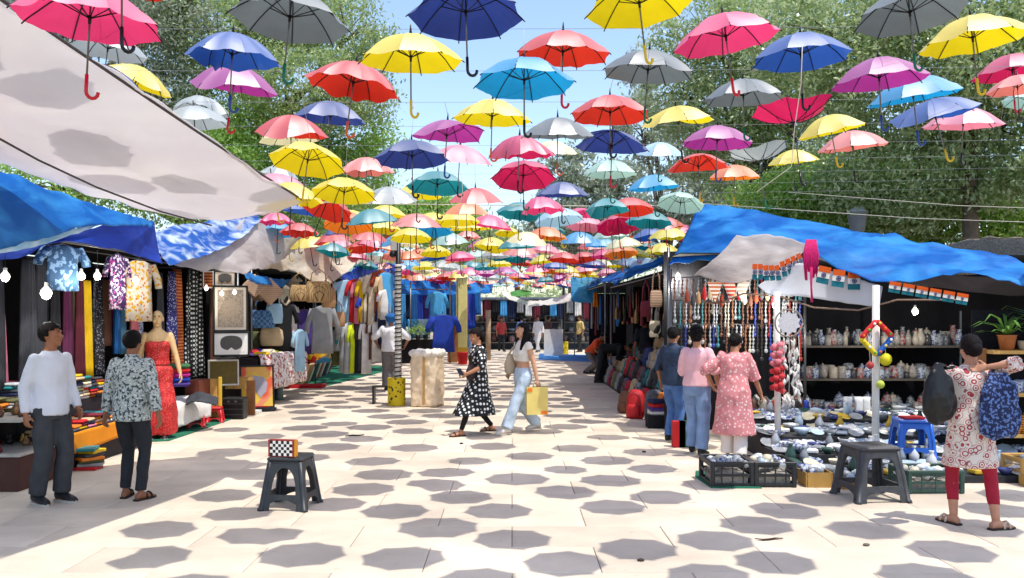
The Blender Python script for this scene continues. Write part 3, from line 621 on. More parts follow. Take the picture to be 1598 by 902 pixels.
# right stalls
tarp([PR((1092, 318, 13.6), (1200, 334, 12.8), (1350, 362, 11.8), (1480, 385, 11.0), (1660, 414, 10.2), (1800, 436, 9.8)), PR((1072, 362, 13.2), (1180, 370, 12.2), (1330, 385, 11.2), (1470, 412, 10.5), (1650, 432, 9.7), (1800, 448, 9.3)), PR((1044, 413, 12.9), (1130, 405, 12.2), (1240, 392, 11.4), (1372, 440, 10.5), (1480, 428, 10.1), (1650, 446, 9.4), (1800, 458, 9))],
     TB, 'big wrinkled blue tarpaulin roof over the pottery stall', nu=64, nv=22, wr=.06)
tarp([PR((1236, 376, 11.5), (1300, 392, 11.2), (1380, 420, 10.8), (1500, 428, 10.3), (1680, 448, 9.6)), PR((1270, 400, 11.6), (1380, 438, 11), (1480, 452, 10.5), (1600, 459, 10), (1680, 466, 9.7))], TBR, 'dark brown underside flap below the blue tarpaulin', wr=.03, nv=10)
tarp([PR((1150, 366, 11.9), (1200, 366, 11.7), (1262, 382, 11.2)), PR((1118, 402, 11.9), (1180, 402, 11.6), (1250, 396, 11.2)), PR((1082, 430, 12.1), (1125, 441, 11.8), (1180, 432, 11.5), (1240, 404, 11.2))], TG, 'grey sheet hanging in front of the jewellery rack', wr=.04, sag=.03)
tarp([PR((1182, 446, 11.4), (1240, 412, 11.2), (1300, 424, 11), (1378, 447, 10.7)), PR((1200, 462, 11.3), (1250, 462, 11.1), (1300, 470, 11), (1372, 480, 10.7))], M('white_banner', 'd8dce2', .6, .05, 3, transl=.35), 'plain white cloth banner tied below the blue tarpaulin', name='banner', cat='banner', wr=.015, nv=8)
tarp([[V((3.3, 14.4, 2.95)), V((3.3, 17, 2.9)), V((3.3, 20, 3.0)), V((3.3, 23.8, 2.95))], [V((2.6, 14.3, 2.72)), V((2.6, 17, 2.62)), V((2.6, 20, 2.75)), V((2.6, 23.9, 2.7))], [V((1.95, 14.5, 2.5)), V((2.0, 17, 2.36)), V((1.92, 20, 2.5)), V((1.98, 24, 2.42))]], TB, 'bright blue tarpaulin awning over the bag stall', wr=.07, nu=50)
tarp([PR((946, 400, 20.6), (1000, 402, 18.8), (1044, 406, 17)), PR((955, 412, 20.2), (1000, 420, 18.4), (1030, 412, 17.2))], TP, 'pale blue folded tarpaulin edge on the bag stall', wr=.05, nv=6)
tarp([PR((780, 452, 38), (830, 470, 37), (890, 458, 36)), PR((785, 462, 37.5), (830, 478, 36.5), (895, 470, 35.5))], M('far_white_sheet', 'e2e0da', .7, .05, 2, transl=.4), 'white sheet sagging over the far end stalls', wr=.05, nv=6)
tarp([PR((796, 456, 37), (812, 452, 37), (828, 454, 37)), PR((798, 462, 36.6), (812, 463, 36.6), (828, 460, 36.6))], TGN, 'small green sheet under the far white awning', wr=.03, nv=5)
tarp([PR((890, 432, 30), (912, 434, 30), (935, 436, 30)), PR((892, 470, 29.8), (912, 473, 29.8), (930, 472, 29.8))], tarp_mat('light_blue_cloth', '3a9ad0', '68b8e2', .35, .6), 'light blue cloth hung up at the end of the bag stalls', wr=.06, nv=8)
# ------------------------------------------------------------------ people
SKINM = {}
def skin_mat(c):
    if c in SKINM: return SKINM[c]
    m = M('skin_'+c, c, .5, .06, 25, spec=.4); nt = m.node_tree; L = nt.links.new; b = nt.nodes['Principled BSDF']
    src = b.inputs['Base Color'].links[0].from_socket
    at = N(nt, 'Attribute', attribute_name='face_tint'); mx = N(nt, 'MixRGB', blend_type='MULTIPLY'); mx.inputs[0].default_value = 1
    L(src, mx.inputs[1]); L(at.outputs['Color'], mx.inputs[2]); L(mx.outputs[0], b.inputs['Base Color'])
    b.inputs['Subsurface Weight'].default_value = .08; b.inputs['Subsurface Radius'].default_value = (.02, .008, .004); b.inputs['Subsurface Scale'].default_value = .3
    SKINM[c] = m; return m
def remesh(mb, voxel, smooth=2, dec=None, wrinkle=0, seed=0, wdir=(1, 1, .45), keep=None):
    me = mb.mesh('tmp', BLACK); o = bpy.data.objects.new('tmp', me); col.objects.link(o)
    md = o.modifiers.new('r', 'REMESH'); md.mode = 'VOXEL'; md.voxel_size = voxel
    if smooth: s = o.modifiers.new('s', 'SMOOTH'); s.factor = .5; s.iterations = smooth
    if dec: d = o.modifiers.new('d', 'DECIMATE'); d.ratio = dec
    dg = bpy.context.evaluated_depsgraph_get(); out = bpy.data.meshes.new_from_object(o.evaluated_get(dg))
    bpy.data.objects.remove(o); bpy.data.meshes.remove(me); out.materials.clear()
    n = len(out.vertices)
    if wrinkle:
        co = np.empty(n*3, np.float32); out.vertices.foreach_get('co', co); co = co.reshape(-1, 3)
        nr = np.empty(n*3, np.float32); out.vertex_normals.foreach_get('vector', nr); nr = nr.reshape(-1, 3)
        d = np.array([noise.noise(Vector((x*wdir[0]*11+seed, y*wdir[1]*11, z*wdir[2]*16)))+.5*noise.noise(Vector((x*26, y*26+seed, z*13))) for x, y, z in co], np.float32)
        d = np.where(d < 0, d*.35, d); co += nr*(d*wrinkle)[:, None]; out.vertices.foreach_set('co', co.ravel())
    out.polygons.foreach_set('use_smooth', [True]*len(out.polygons)); out.update(); return out
def ik(a, b, l1, l2, pole):
    d = b-a; L_ = min(d.length, (l1+l2)*.999); d = d.normalized()
    x = (l1*l1-l2*l2+L_*L_)/(2*L_); h = math.sqrt(max(l1*l1-x*x, 1e-6))
    p = pole-d*pole.dot(d); p = p.normalized() if p.length > 1e-4 else Vector((0, -1, 0))
    return a+d*x+p*h, a+d*L_
V = Vector
def seg(mb, pts, rs, n=12, fl=1.0, side=None):
    """tapered limb through points; fl flattens one axis"""
    rings = []; k = len(pts)
    for i, p in enumerate(pts):
        t = (pts[min(i+1, k-1)]-pts[max(i-1, 0)]).normalized(); s = side or (V((1, 0, 0)) if abs(t.x) < .85 else V((0, 1, 0)))
        u = (s-t*s.dot(t)).normalized(); v = t.cross(u)
        rings.append((p, u*rs[i], v*rs[i]*fl))
    mb.loft(rings, n)
def figure(label, pos, face, height=1.68, sex='m', skin='a8744f', hair='short', haircol='14100e', lean=0, twist=0, drop=0,
           feet=((.10, 0, 0), (-.10, 0, 0)), toe=(8, -8), hands=(None, None), poles=(None, None), head=(0, 0), fat=1.0,
           top=None, bottom=None, shoes='shoe', shoec='17171a', voxel=.0075, curl=30, cat='person', group=None, name='person', beltz=.98, tilt=0):
    """left = +x; faces -y before turning. feet: (x, y, lift); hands: wrist targets"""
    S = height/1.70; root = thing(name, label, cat, (pos[0], pos[1], 0), R(face), group); root.scale = (S,)*3
    fem = sex == 'f'
    shw, hpw, wst, cht = (.158, .158, .122, .142) if fem else (.178, .152, .14, .165)
    hip = V((0, 0, .885-drop)); q = Matrix.Rotation(R(lean), 3, 'X') @ Matrix.Rotation(R(tilt), 3, 'Y'); qt = q @ Matrix.Rotation(R(twist), 3, 'Z')
    def T(x, y, z, tw=True): return hip+(qt if tw else q) @ V((x, y, z-.885))   # torso space -> body space
    U = lambda k=1: (qt if k else q) @ V((1, 0, 0)); W = lambda k=1: (qt if k else q) @ V((0, 1, 0))
    tor = [(.80, hpw*.8, .10), (.86, hpw, .118), (.93, hpw*1.0, .115), (1.03, wst, .098), (1.13, wst*1.03, .10), (1.24, cht, .112 if not fem else .108), (1.33, cht*1.02, .105), (1.39, shw*.86, .085), (1.43, .085, .065), (1.46, .054, .055), (1.52, .05, .054)]
    tor = [(z, rx*fat, ry*fat) if z < 1.40 else (z, rx, ry) for z, rx, ry in tor]
    def ring(z, rx, ry, dy=0): 
        k = z > 1.05; return (T(0, dy, z, k), U(k)*rx, W(k)*ry)
    sh = [T(s*(shw-.004), .0, 1.372) for s in (1, -1)]
    ank = [V((f[0], f[1], .085+f[2])) for f in feet]; hj = [hip+(Matrix.Rotation(R(lean*.3), 3, 'X') @ V((s*.085, 0, -.01))) for s in (1, -1)]
    knee, arms = [], []
    for i in (0, 1):
        k, a = ik(hj[i], ank[i], .405, .40, V((math.sin(R(toe[i]))*.5, -1, 0))); knee.append(k); ank[i] = a
        s = 1 if i == 0 else -1
        tgt = V(hands[i]) if hands[i] else sh[i]+(q @ V((s*.075, -.03, -.515)))
        pl = V(poles[i]) if poles[i] else V((s*.5, 1, 0))
        e, wr = ik(sh[i], tgt, .285, .245, pl); arms.append((sh[i], e, wr))
    # --- body (a little slimmer where cloth covers it)
    th_ = .014 if top else 0; lth = .014 if bottom else 0; slv = top.get('sleeve', .9) if top else 0; bl = bottom.get('len', .97) if bottom else 0; hem_ = top.get('hem', .84) if top else 2
    mb = MB(); mb.loft([ring(z, rx-(th_ if z < 1.42 and z > hem_ else lth if z < 1 else 0), ry-(th_ if z < 1.42 and z > hem_ else lth if z < 1 else 0)) for z, rx, ry in tor], 16)
    for i in (0, 1):
        seg(mb, [hj[i]+V((0, 0, .03)), hj[i].lerp(knee[i], .35), knee[i], knee[i].lerp(ank[i], .3), ank[i]], [.083*fat-lth, .078*fat-lth, .054-lth, .053-(lth if bl > .8 else 0), .035-(.006 if bl > .8 else 0)])
        a, e, wv = arms[i]; seg(mb, [a+V((0, 0, .0)), a.lerp(e, .3), e, e.lerp(wv, .3), wv], [.046*fat-(.012 if slv > .3 else 0), .046*fat-(.012 if slv > .4 else 0), .036-(.008 if slv > .62 else 0), .036-(.006 if slv > .8 else 0), .025])
        mb.ball(a, .044*fat-th_*.5)
        d = (wv-e).normalized(); s = 1 if i == 0 else -1
        sd = d.cross(V((s, 0, 0))); sd = (sd if sd.length > .2 else V((0, -1, 0))).normalized(); nm = sd.cross(d)*s
        if sd.y > 0: sd = -sd; 
        nm = d.cross(sd); nm = nm if nm.dot(V((-s, 0, 0))) > 0 else -nm      # palm looks to the thigh
        b0 = wv; mb.loft([(b0+d*t, sd*w_, nm*h) for t, w_, h in ((-.01, .024, .02), (.025, .034, .017), (.06, .04, .016), (.09, .038, .013))], 10)
        for f, (o_, ln) in enumerate(((.029, .062), (.01, .072), (-.01, .068), (-.029, .054))):
            p0 = b0+d*.08+sd*o_; c1 = R(curl); d1 = d*math.cos(c1)+nm*math.sin(c1); d2 = d*math.cos(c1*2.2)+nm*math.sin(c1*2.2)
            p1 = p0+d1*ln*.55; seg(mb, [p0, p1, p1+d2*ln*.5], [.0098, .009, .0078], 7)
        p0 = b0+d*.02+sd*.03; p1 = p0+(d*.6+sd*.7+nm*.3).normalized()*.042; seg(mb, [p0, p1, p1+(d*.9+sd*.15+nm*.4).normalized()*.034], [.013, .011, .009], 7)
        fd = V((math.sin(R(toe[i])), -math.cos(R(toe[i])), 0)); fs = V((fd.y, -fd.x, 0)); A = ank[i]; up = V((0, 0, 1))
        mb.loft([(A-fd*.055+up*-.05, fs*.028, up*.028), (A+up*-.03, fs*.036, up*.05), (A+fd*.07+up*-.05, fs*.042, up*.032), (A+fd*.13+up*-.062, fs*.044, up*.022), (A+fd*.175+up*-.066, fs*.03, up*.014)], 10)
    # --- head
    nk = T(0, .0, 1.50); hq = qt @ Matrix.Rotation(R(head[0]), 3, 'Z') @ Matrix.Rotation(R(head[1]), 3, 'X')
    hc = nk+hq @ V((0, -.018, .088))
    def Hd(x, y, z): return hc+hq @ V((x, y, z))
    mb.ball(Hd(0, .012, .022), (.072, .09, .09), 16, 12, rot=hq); mb.ball(Hd(0, -.028, -.045), (.054, .062, .068), 14, 10, rot=hq)
    mb.ball(Hd(0, -.062, -.088), (.026, .02, .018), rot=hq); seg(mb, [Hd(0, -.082, .012), Hd(0, -.098, -.012), Hd(0, -.108, -.028)], [.009, .011, .015], 8)
    mb.ball(Hd(0, -.078, .034), (.048, .014, .012), rot=hq); mb.ball(Hd(0, -.084, -.058), (.024, .012, .008), rot=hq)
    for s in (1, -1):
        mb.ball(Hd(s*.074, .012, -.008), (.009, .02, .031), rot=hq); mb.ball(Hd(s*.036, -.066, -.03), (.022, .02, .02), rot=hq)
    seg(mb, [T(0, .008, 1.42), Hd(0, .012, -.05)], [.054, .05], 12)
    me = remesh(mb, voxel, 2, .45 if voxel < .009 else .6)
    n = len(me.vertices); ca = me.color_attributes.new('face_tint', 'FLOAT_COLOR', 'POINT'); cd = np.ones((n, 4), np.float32)
    co = np.empty(n*3, np.float32); me.vertices.foreach_get('co', co); co = co.reshape(-1, 3)
    def tint(p, r, c):
        d = np.linalg.norm((co-np.array(p, np.float32)), axis=1); f = np.clip((r-d)/(r*.35), 0, 1)[:, None]; cd[:, :3] = cd[:, :3]*(1-f)+np.array(c, np.float32)*f
    for s in (1, -1):
        tint(Hd(s*.031, -.085, .008), .016, (.16, .13, .12)); tint(Hd(s*.032, -.088, .034), .014, (.2, .17, .15)); tint(Hd(s*.02, -.09, .036), .012, (.25, .2, .18))
    tint(Hd(0, -.094, -.058), .017, (.75, .38, .36)); tint(Hd(.012, -.094, -.058), .013, (.75, .38, .36)); tint(Hd(-.012, -.094, -.058), .013, (.75, .38, .36))
    ca.data.foreach_set('color', cd.ravel()); me.materials.append(skin_mat(skin)); link('body', me, root)
    # --- hair
    hm = M('hair_'+haircol, haircol, .6, .2, 60, .4, 220, spec=.12)
    if hair != 'none':
        mb = MB(); fr = -.052 if hair != 'bald' else .02
        n_, k_ = 22, 16; vs_, fs = [], []
        for i in range(k_+1):
            th = math.pi*(.02+.96*i/k_)
            for j in range(n_):
                a = 2*math.pi*j/n_; d = V((math.sin(th)*math.cos(a), math.sin(th)*math.sin(a), math.cos(th)))
                r = 1+.05*noise.noise(d*5+V((pos[0], 0, 0)))+.05*noise.noise(d*16+V((pos[0], 0, 0))); p = V((d.x*.081*r, .015+d.y*.1*r, .028+d.z*.096*r)); vs_.append(p)
        for i in range(k_):
            for j in range(n_):
                c = (vs_[i*n_+j]+vs_[(i+1)*n_+(j+1) % n_])/2
                line = .058-.25*max(0, c.y+.05) if c.y < .0 else -.0
                low = -.07 if hair != 'short' else -.052
                if (c.y < -.012 and c.z < (.066 if abs(c.x) < .05 else .05)) or c.z < low or (c.z < -.0 and c.y < .03): continue
                fs.append((i*n_+j, (i+1)*n_+j, (i+1)*n_+(j+1) % n_, i*n_+(j+1) % n_))
        mb.add([hc+hq @ p for p in vs_], fs, 0, True)
        if hair == 'bun':
            mb.ball(Hd(0, .115, -.01), (.045, .035, .045)); mb.ball(Hd(0, .08, -.02), (.06, .04, .05))
        if hair == 'pony': seg(mb, [Hd(0, .09, .03), Hd(0, .135, -.03), Hd(.02, .13, -.14), Hd(.03, .11, -.25)], [.03, .04, .045, .015], 10)
        if hair == 'long':
            for s in (1, -1): seg(mb, [Hd(s*.06, .03, .03), Hd(s*.078, .03, -.07), Hd(s*.085, .0, -.17), Hd(s*.085, -.045, -.30)], [.035, .04, .045, .02], 10)
            seg(mb, [Hd(0, .06, .0), Hd(0, .09, -.1), Hd(0, .1, -.25)], [.06, .07, .04], 12, .6)
        if hair == 'tied': seg(mb, [Hd(0, .085, .01), Hd(0, .115, -.04), Hd(0, .1, -.12)], [.05, .045, .015], 10)
        if hair == 'curly':
            rr = random.Random(5)
            for _ in range(46):
                a = rr.uniform(0, 6.28); th = rr.uniform(0, 1.75); d = V((math.sin(th)*math.cos(a), math.sin(th)*math.sin(a), math.cos(th)))
                if d.y < -.35 and d.z < .62: continue
                mb.ball(Hd(d.x*.085, .015+d.y*.1, .03+d.z*.1), rr.uniform(.02, .034), 7, 5)
        o = mb.local('hair', hm, root); md = o.modifiers.new('t', 'SOLIDIFY'); md.thickness = .008; md.offset = 1
    # --- clothes
    def arm_cloth(mb, i, frac, pad, flare=0):
        a, e, wv = arms[i]; tot = .285+.245; L_ = frac*tot
        pts, rs = [a.lerp(T((1 if i == 0 else -1)*.07, 0, 1.34), .5), a], [.045*fat+pad*.6, .046*fat+pad]; mb.ball(a, .047*fat+pad)
        if L_ <= .285: end = a.lerp(e, L_/.285); pts += [a.lerp(end, .6), end]; rs += [.05*fat+pad, .047*fat+pad+flare]
        else:
            end = e.lerp(wv, (L_-.285)/.245); pts += [a.lerp(e, .55), e, e.lerp(end, .55), end]; rs += [.047*fat+pad, .041+pad, .038+pad+flare*.5, .031+pad+flare]
        seg(mb, pts, rs, 12)
    if bottom:
        mb = MB(); pad = bottom.get('pad', .012); ln = bottom.get('len', .97); fl = bottom.get('flare', 0)
        mb.loft([ring(.80, hpw*.82+pad, .105+pad), ring(.86, hpw*fat+pad, .12*fat+pad), ring(.93, hpw*fat+pad, .117*fat+pad), ring(beltz, wst*fat+pad*.4, .1*fat+pad*.3)], 16)
        for i in (0, 1):
            end = knee[i].lerp(ank[i], ln); kr = bottom.get('knee', .056); ar = bottom.get('ankle', .048)
            seg(mb, [hj[i]+V((0, 0, .04)), hj[i].lerp(knee[i], .35), knee[i], knee[i].lerp(end, .45), end], [.088*fat+pad, .082*fat+pad, kr+pad, (kr*.5+ar*.5)+pad, ar+pad+fl], 12)
        me = remesh(mb, .012, 2, .6, bottom.get('wrinkle', .009), 3); me.materials.append(bottom['mat']); link(bottom.get('name', 'trousers'), me, root)
    if top:
        mb = MB(); pad = top.get('pad', .016); hem = top.get('hem', .84); fl = top.get('flare', .0)
        rs = [(max(z, hem), rx*fat+pad+(.012 if z > 1.3 else 0), ry*fat+pad) for z, rx, ry in [(.80, hpw, .118), (.86, hpw*1.0, .12), (.93, hpw, .117), (1.03, (wst*.6+hpw*.4), .104), (1.13, wst*1.08, .102), (1.24, cht, .112), (1.33, cht*1.02, .106), (1.385, shw*.86, .086)] if z >= hem-.05]
        rs = [(z, rx+.014, ry+.016) if z < 1.08 else (z, rx, ry) for z, rx, ry in rs]
        rs += [(1.42, .1, .075), (1.445, .07, .066)]
        rings = [ring(z, rx, ry, -.0) for z, rx, ry in rs]
        if hem < .8:
            ext = []; mx = max(abs(ank[0].y), abs(ank[1].y)); my = sum(k.y for k in knee)/2
            for z in (hem, hem+(.86-hem)*.33, hem+(.86-hem)*.66):
                t = (.86-z)/(.86-.1); k = (.86-z)/(.86-hem)
                c = hip+V((0, my*k*.7, z-.885)); ext.append((c, V((1, 0, 0))*(hpw*fat+pad+fl*k), V((0, 1, 0))*(.12*fat+pad+fl*k*.6+mx*t*.75)))
            rings = ext+[r for r, z in zip(rings, rs) if z[0] >= .85]
        mb.loft(rings, 18)
        for i in (0, 1): arm_cloth(mb, i, top.get('sleeve', .9), top.get('spad', .013), top.get('sflare', 0))
        if fem and not top.get('flat'):
            for s in (1, -1): mb.ball(T(s*.066, -.075, 1.255), (.068, .06, .062))
        me = remesh(mb, .012, 2, .7, top.get('wrinkle', .008), 11); me.materials.append(top['mat']); link(top.get('name', 'shirt'), me, root)
        if top.get('collar'):
            mb = MB(); mb.loft([(T(0, .002, 1.425), U()*.075, W()*.072), (T(0, .008, 1.47), U()*.064, W()*.062)], 16); me = remesh(mb, .009, 1); me.materials.append(top['mat']); link('collar', me, root)
    # --- footwear
    sm = M('footwear_'+shoec+shoes, shoec, .5, .15, 20); sole = M('sole_'+('pale' if shoes == 'shoe' else 'dark'), 'b9b5aa' if shoes == 'shoe' else '2a2420', .7)
    for i in (0, 1):
        fd = V((math.sin(R(toe[i])), -math.cos(R(toe[i])), 0)); fs = V((fd.y, -fd.x, 0)); A = ank[i]; up = V((0, 0, 1)); z0 = A.z-.085
        prof = ((-.075, .024), (-.06, .036), (0, .038), (.08, .047), (.14, .047), (.185, .03), (.2, .008))
        mb = MB(); m_ = len(prof); vs_ = []
        for zz in (0, .022 if shoes == 'shoe' else .016):
            for t, w_ in prof: vs_.append(V((A.x, A.y, z0+zz))+fd*t+fs*w_)
            for t, w_ in prof[::-1]: vs_.append(V((A.x, A.y, z0+zz))+fd*t-fs*w_)
        k = 2*m_; mb.add(vs_, [list(range(k))[::-1], [k+j for j in range(k)]]+[[j, (j+1) % k, k+(j+1) % k, k+j] for j in range(k)])
        so = mb.local('sandal' if shoes == 'sandal' else 'shoe', sole, root)
        mb = MB()
        if shoes == 'shoe':
            mb.loft([(A-fd*.07+up*-.03, fs*.018, up*.035), (A-fd*.045+up*-.015, fs*.042, up*.052), (A+fd*.02+up*-.02, fs*.046, up*.05), (A+fd*.09+up*-.04, fs*.048, up*.036), (A+fd*.15+up*-.05, fs*.046, up*.026), (A+fd*.195+up*-.06, fs*.025, up*.014)], 12); mb.local('upper', sm, so)
        else:
            for t in (.05, .11):
                mb.tube([V((A.x, A.y, z0+.012))+fd*t+fs*.047, V((A.x, A.y, z0+.052))+fd*t+fs*.036, V((A.x, A.y, z0+.068))+fd*t, V((A.x, A.y, z0+.052))+fd*t-fs*.036, V((A.x, A.y, z0+.012))+fd*t-fs*.047], .010, 6)
            mb.local('strap', sm, so)
    return root, dict(T=T, Hd=Hd, sh=sh, arms=arms, hip=hip, knee=knee, ank=ank, S=S)
def wpt(root, p):                                   # body space -> world
    return Matrix.Translation(root.location) @ Matrix.Rotation(root.rotation_euler.z, 4, 'Z') @ (Vector(p)*root.scale.x)
JEANS = M('blue_jeans', '4a6ea4', .85, .25, 7, .3, 120); PALEJ = M('pale_jeans', 'aebfd0', .85, .25, 6, .3, 120); BLKJ = M('black_jeans', '23262b', .85, .25, 9, .3, 120); MIDJ = M('mid_jeans', '7c97bd', .85, .25, 6, .3, 120)
# man in white at the scarf stall, right hand in his pocket
figure('man in white long-sleeved shirt and charcoal trousers standing by the scarf stall', (-4.28, 8.02), 62, 1.66, 'm', '9a6444', fat=.96, twist=6, head=(22, -4), feet=((.09, -.03, 0), (-.10, .05, 0)), toe=(6, -6),
       hands=((.22, -.10, .88), (-.23, .02, .86)), poles=((.4, 1, 0), (-.4, 1, 0)), top=dict(mat=M('white_shirt', 'd6d9e0', .8, .06, 5, .15, 60), hem=.84, sleeve=.97, spad=.010, wrinkle=.010), bottom=dict(mat=M('charcoal_trousers', '3b3d40', .85, .2, 8, .2, 120), pad=.016, knee=.066, ankle=.062, wrinkle=.011), shoes='shoe', shoec='1b1c1e')
# man in patterned shirt seen from behind
figure('man in grey leaf-print shirt and black jeans seen from behind', (-3.6, 8.2), 172, 1.585, 'm', '8a583c', haircol='0c0b0b', head=(0, -2), feet=((.10, -.04, 0), (-.12, .05, 0)), toe=(14, -14),
       hands=((.30, .0, .83), (-.32, .05, .83)), top=dict(mat=M('leaf_print', 'a8b0ac', .8, .08, 8, pat='floral', c2='3e4a4c', c3='d4d8d4', ps=36), hem=.80, sleeve=.93, pad=.024, spad=.018, flare=.01, collar=True, wrinkle=.011), bottom=dict(mat=BLKJ, pad=.006, knee=.056, ankle=.05, wrinkle=.012), shoes='sandal', shoec='14110f', fat=1.04)
# the two women walking through the alley
r1, k1 = figure('woman in black kurta with white diamond dots walking with a phone', (-.50, 12.55), -64, 1.58, 'f', 'ae7a5c', hair='tied', haircol='17100d', head=(8, 14), twist=-4, feet=((.055, -.30, .0), (-.06, .27, .035)), toe=(2, -2), drop=.045,
       hands=((.20, -.26, .97), (-.29, .02, .83)), poles=((.8, 1, -.3), (-.6, 1, 0)), top=dict(mat=M('dot_kurta', '16181c', .8, .05, 8, pat='grid_dots', c2='e2e4e2', ps=17), hem=.36, flare=.10, sleeve=.60, spad=.02, pad=.022, name='kurta', wrinkle=.012), bottom=dict(mat=M('black_leggings', '141416', .85, .1, 8), pad=.004, knee=.05, ankle=.036), shoes='sandal', shoec='5a3a30', fat=1.06)
r2, k2 = figure('woman in white crop top and pale ripped jeans walking with a paper bag', (.16, 12.75), -58, 1.66, 'f', 'c49678', hair='long', haircol='130f10', head=(-4, -4), feet=((.06, -.33, .0), (-.06, .29, .03)), toe=(0, 0), drop=.05,
       hands=((.24, .10, .80), (-.24, -.08, .9)), poles=((.8, 1, 0), (-.6, 1, 0)), beltz=1.04, top=dict(mat=M('white_crop_top', 'dcd8d0', .8, .05, 6), hem=1.12, sleeve=.12, pad=.006, name='crop_top', wrinkle=.004), bottom=dict(mat=PALEJ, pad=.012, knee=.07, ankle=.078, wrinkle=.013), shoes='shoe', shoec='c8c4bc')
# shoppers at the jewellery rack
figure('man in navy shirt and blue jeans standing beside the bags', (2.2, 11.8), 128, 1.57, 'm', '8e5e42', haircol='100e0e', feet=((.09, 0, 0), (-.09, .04, 0)), head=(10, 0), hands=((.26, -.02, .87), (-.26, .02, .85)), fat=1.0,
       top=dict(mat=M('navy_shirt', '22344c', .75, .25, 10, .3, 60), hem=.85, sleeve=.62, pad=.018, collar=True, wrinkle=.011), bottom=dict(mat=JEANS, pad=.012, knee=.06, ankle=.056, wrinkle=.012), shoes='shoe', shoec='141416')
figure('person in pale pink tee and light blue jeans at the jewellery rack', (2.30, 10.75), 150, 1.57, 'f', 'ae7e60', hair='curly', haircol='120f10', head=(0, -4), feet=((.10, -.10, 0), (-.10, .12, 0)), hands=((.12, -.28, 1.05), (-.29, -.05, .88)), poles=((.7, 1, -.2), (-.7, 1, 0)),
       top=dict(mat=M('pink_tee', 'e4b4bc', .8, .06, 6), hem=.93, sleeve=.55, pad=.03, spad=.03, flat=True, wrinkle=.012), bottom=dict(mat=MIDJ, pad=.016, knee=.068, ankle=.066, wrinkle=.013), shoes='shoe', shoec='1a1a1d')
figure('woman in long pink printed kurta and white trousers looking at jewellery', (2.64, 10.3), 158, 1.52, 'f', 'ae7a5c', hair='bun', haircol='110d0e', head=(-14, 16), lean=7, feet=((.09, -.05, 0), (-.09, .07, 0)), hands=((.30, -.10, 1.0), (-.34, -.20, .86)), poles=((1, .6, 0), (-.9, .8, 0)),
       top=dict(mat=M('pink_kurta', 'cf8486', .8, .06, 6, pat='dots', c2='e6cfca', ps=24), hem=.36, flare=.085, sleeve=.60, spad=.035, sflare=.02, pad=.035, name='kurta', flat=True, wrinkle=.016), bottom=dict(mat=M('white_trousers', 'dcd8d2', .8, .05), pad=.02, knee=.07, ankle=.07, wrinkle=.008), shoes='sandal', shoec='201c1c', fat=1.08)
# woman in front on the right, arm raised to her neck
rw, kw = figure('woman in red paisley kurta and red leggings with an arm raised to her neck', (3.79, 7.14), 168, 1.58, 'f', 'b88468', hair='bun', haircol='151012', head=(10, 4), feet=((.13, -.05, .0), (-.17, .10, .0)), toe=(30, -62), drop=.01, hands=((.24, -.20, .98), (-.10, .115, 1.42)), poles=((1, .5, 0), (-.83, -.3, -.15)), curl=22,
       top=dict(mat=M('paisley_kurta', 'd9cfc4', .8, .05, 6, pat='paisley', c2='a83c44', c3='8c4a50', ps=14), hem=.54, flare=.06, sleeve=.70, spad=.02, sflare=.012, pad=.02, name='kurta', flat=True, wrinkle=.014), bottom=dict(mat=M('red_leggings', '9c1830', .8, .1, 9), pad=.006, knee=.054, ankle=.044, len=.68, name='leggings', wrinkle=.006), shoes='sandal', shoec='c8bfae', fat=1.0)
# far figures
FAR = dict(voxel=.012)
figure('man in white shirt and grey trousers seen from behind beside the striped post', (-2.74, 19.6), 184, 1.74, 'm', '8e5e42', hair='none', feet=((.10, 0, 0), (-.10, 0, 0)), hands=((.30, -.16, 1.0), (-.30, -.16, 1.0)), poles=((1, .4, 0), (-1, .4, 0)), fat=1.16, top=dict(mat=M('white_shirt_far', 'd8d8da', .8, .05), hem=.88, sleeve=.6, pad=.028, spad=.03), bottom=dict(mat=M('grey_trousers', '6a6668', .85, .1), pad=.03, knee=.075, ankle=.07), **FAR)
figure('person in dark brown clothes standing near the far yellow drum', (1.62, 38.5), 120, 1.66, 'm', '7e5038', feet=((.09, .05, 0), (-.09, -.08, 0)), top=dict(mat=M('brown_top', '4a2f2e', .8), hem=.84, sleeve=.6), bottom=dict(mat=BLKJ, pad=.01), **FAR)
figure('person in white shirt walking at the far end of the alley', (1.2, 39.6), -30, 1.70, 'm', '8e5e42', feet=((.07, -.24, 0), (-.07, .22, 0)), drop=.03, top=dict(mat=M('white_shirt_far', 'd8d8da'), hem=.84, sleeve=.9), bottom=dict(mat=M('pale_trousers', 'c8c8cc', .8), pad=.016), **FAR)
figure('person in orange top crouching over goods at the bag stall', (2.25, 25.2), 60, 1.6, 'm', '8a583c', drop=.22, lean=42, feet=((.12, 0, 0), (-.12, .08, 0)), hands=((.2, -.5, .6), (-.2, -.5, .6)), top=dict(mat=M('orange_top', 'c84a22', .8, .1), hem=.86, sleeve=.4), bottom=dict(mat=M('grey_trousers', '6a6668')), **FAR)
figure('person in black bending far forward over the goods heap', (2.28, 21.8), 78, 1.66, 'm', '8a583c', lean=86, feet=((.11, .02, 0), (-.11, .14, 0)), hands=((.15, -.62, .62), (-.15, -.62, .62)), top=dict(mat=M('black_top', '16181a', .85, .1), hem=.84, sleeve=.9), bottom=dict(mat=BLKJ, pad=.016, knee=.066, ankle=.064), **FAR)
figure('person in dark shirt and grey shorts standing between the bag stalls', (3.05, 19.8), 190, 1.70, 'm', '8a583c', top=dict(mat=M('dark_shirt', '1e232c', .85, .1), hem=.84, sleeve=.5), bottom=dict(mat=M('grey_trousers', '6a6668'), pad=.02), **FAR)
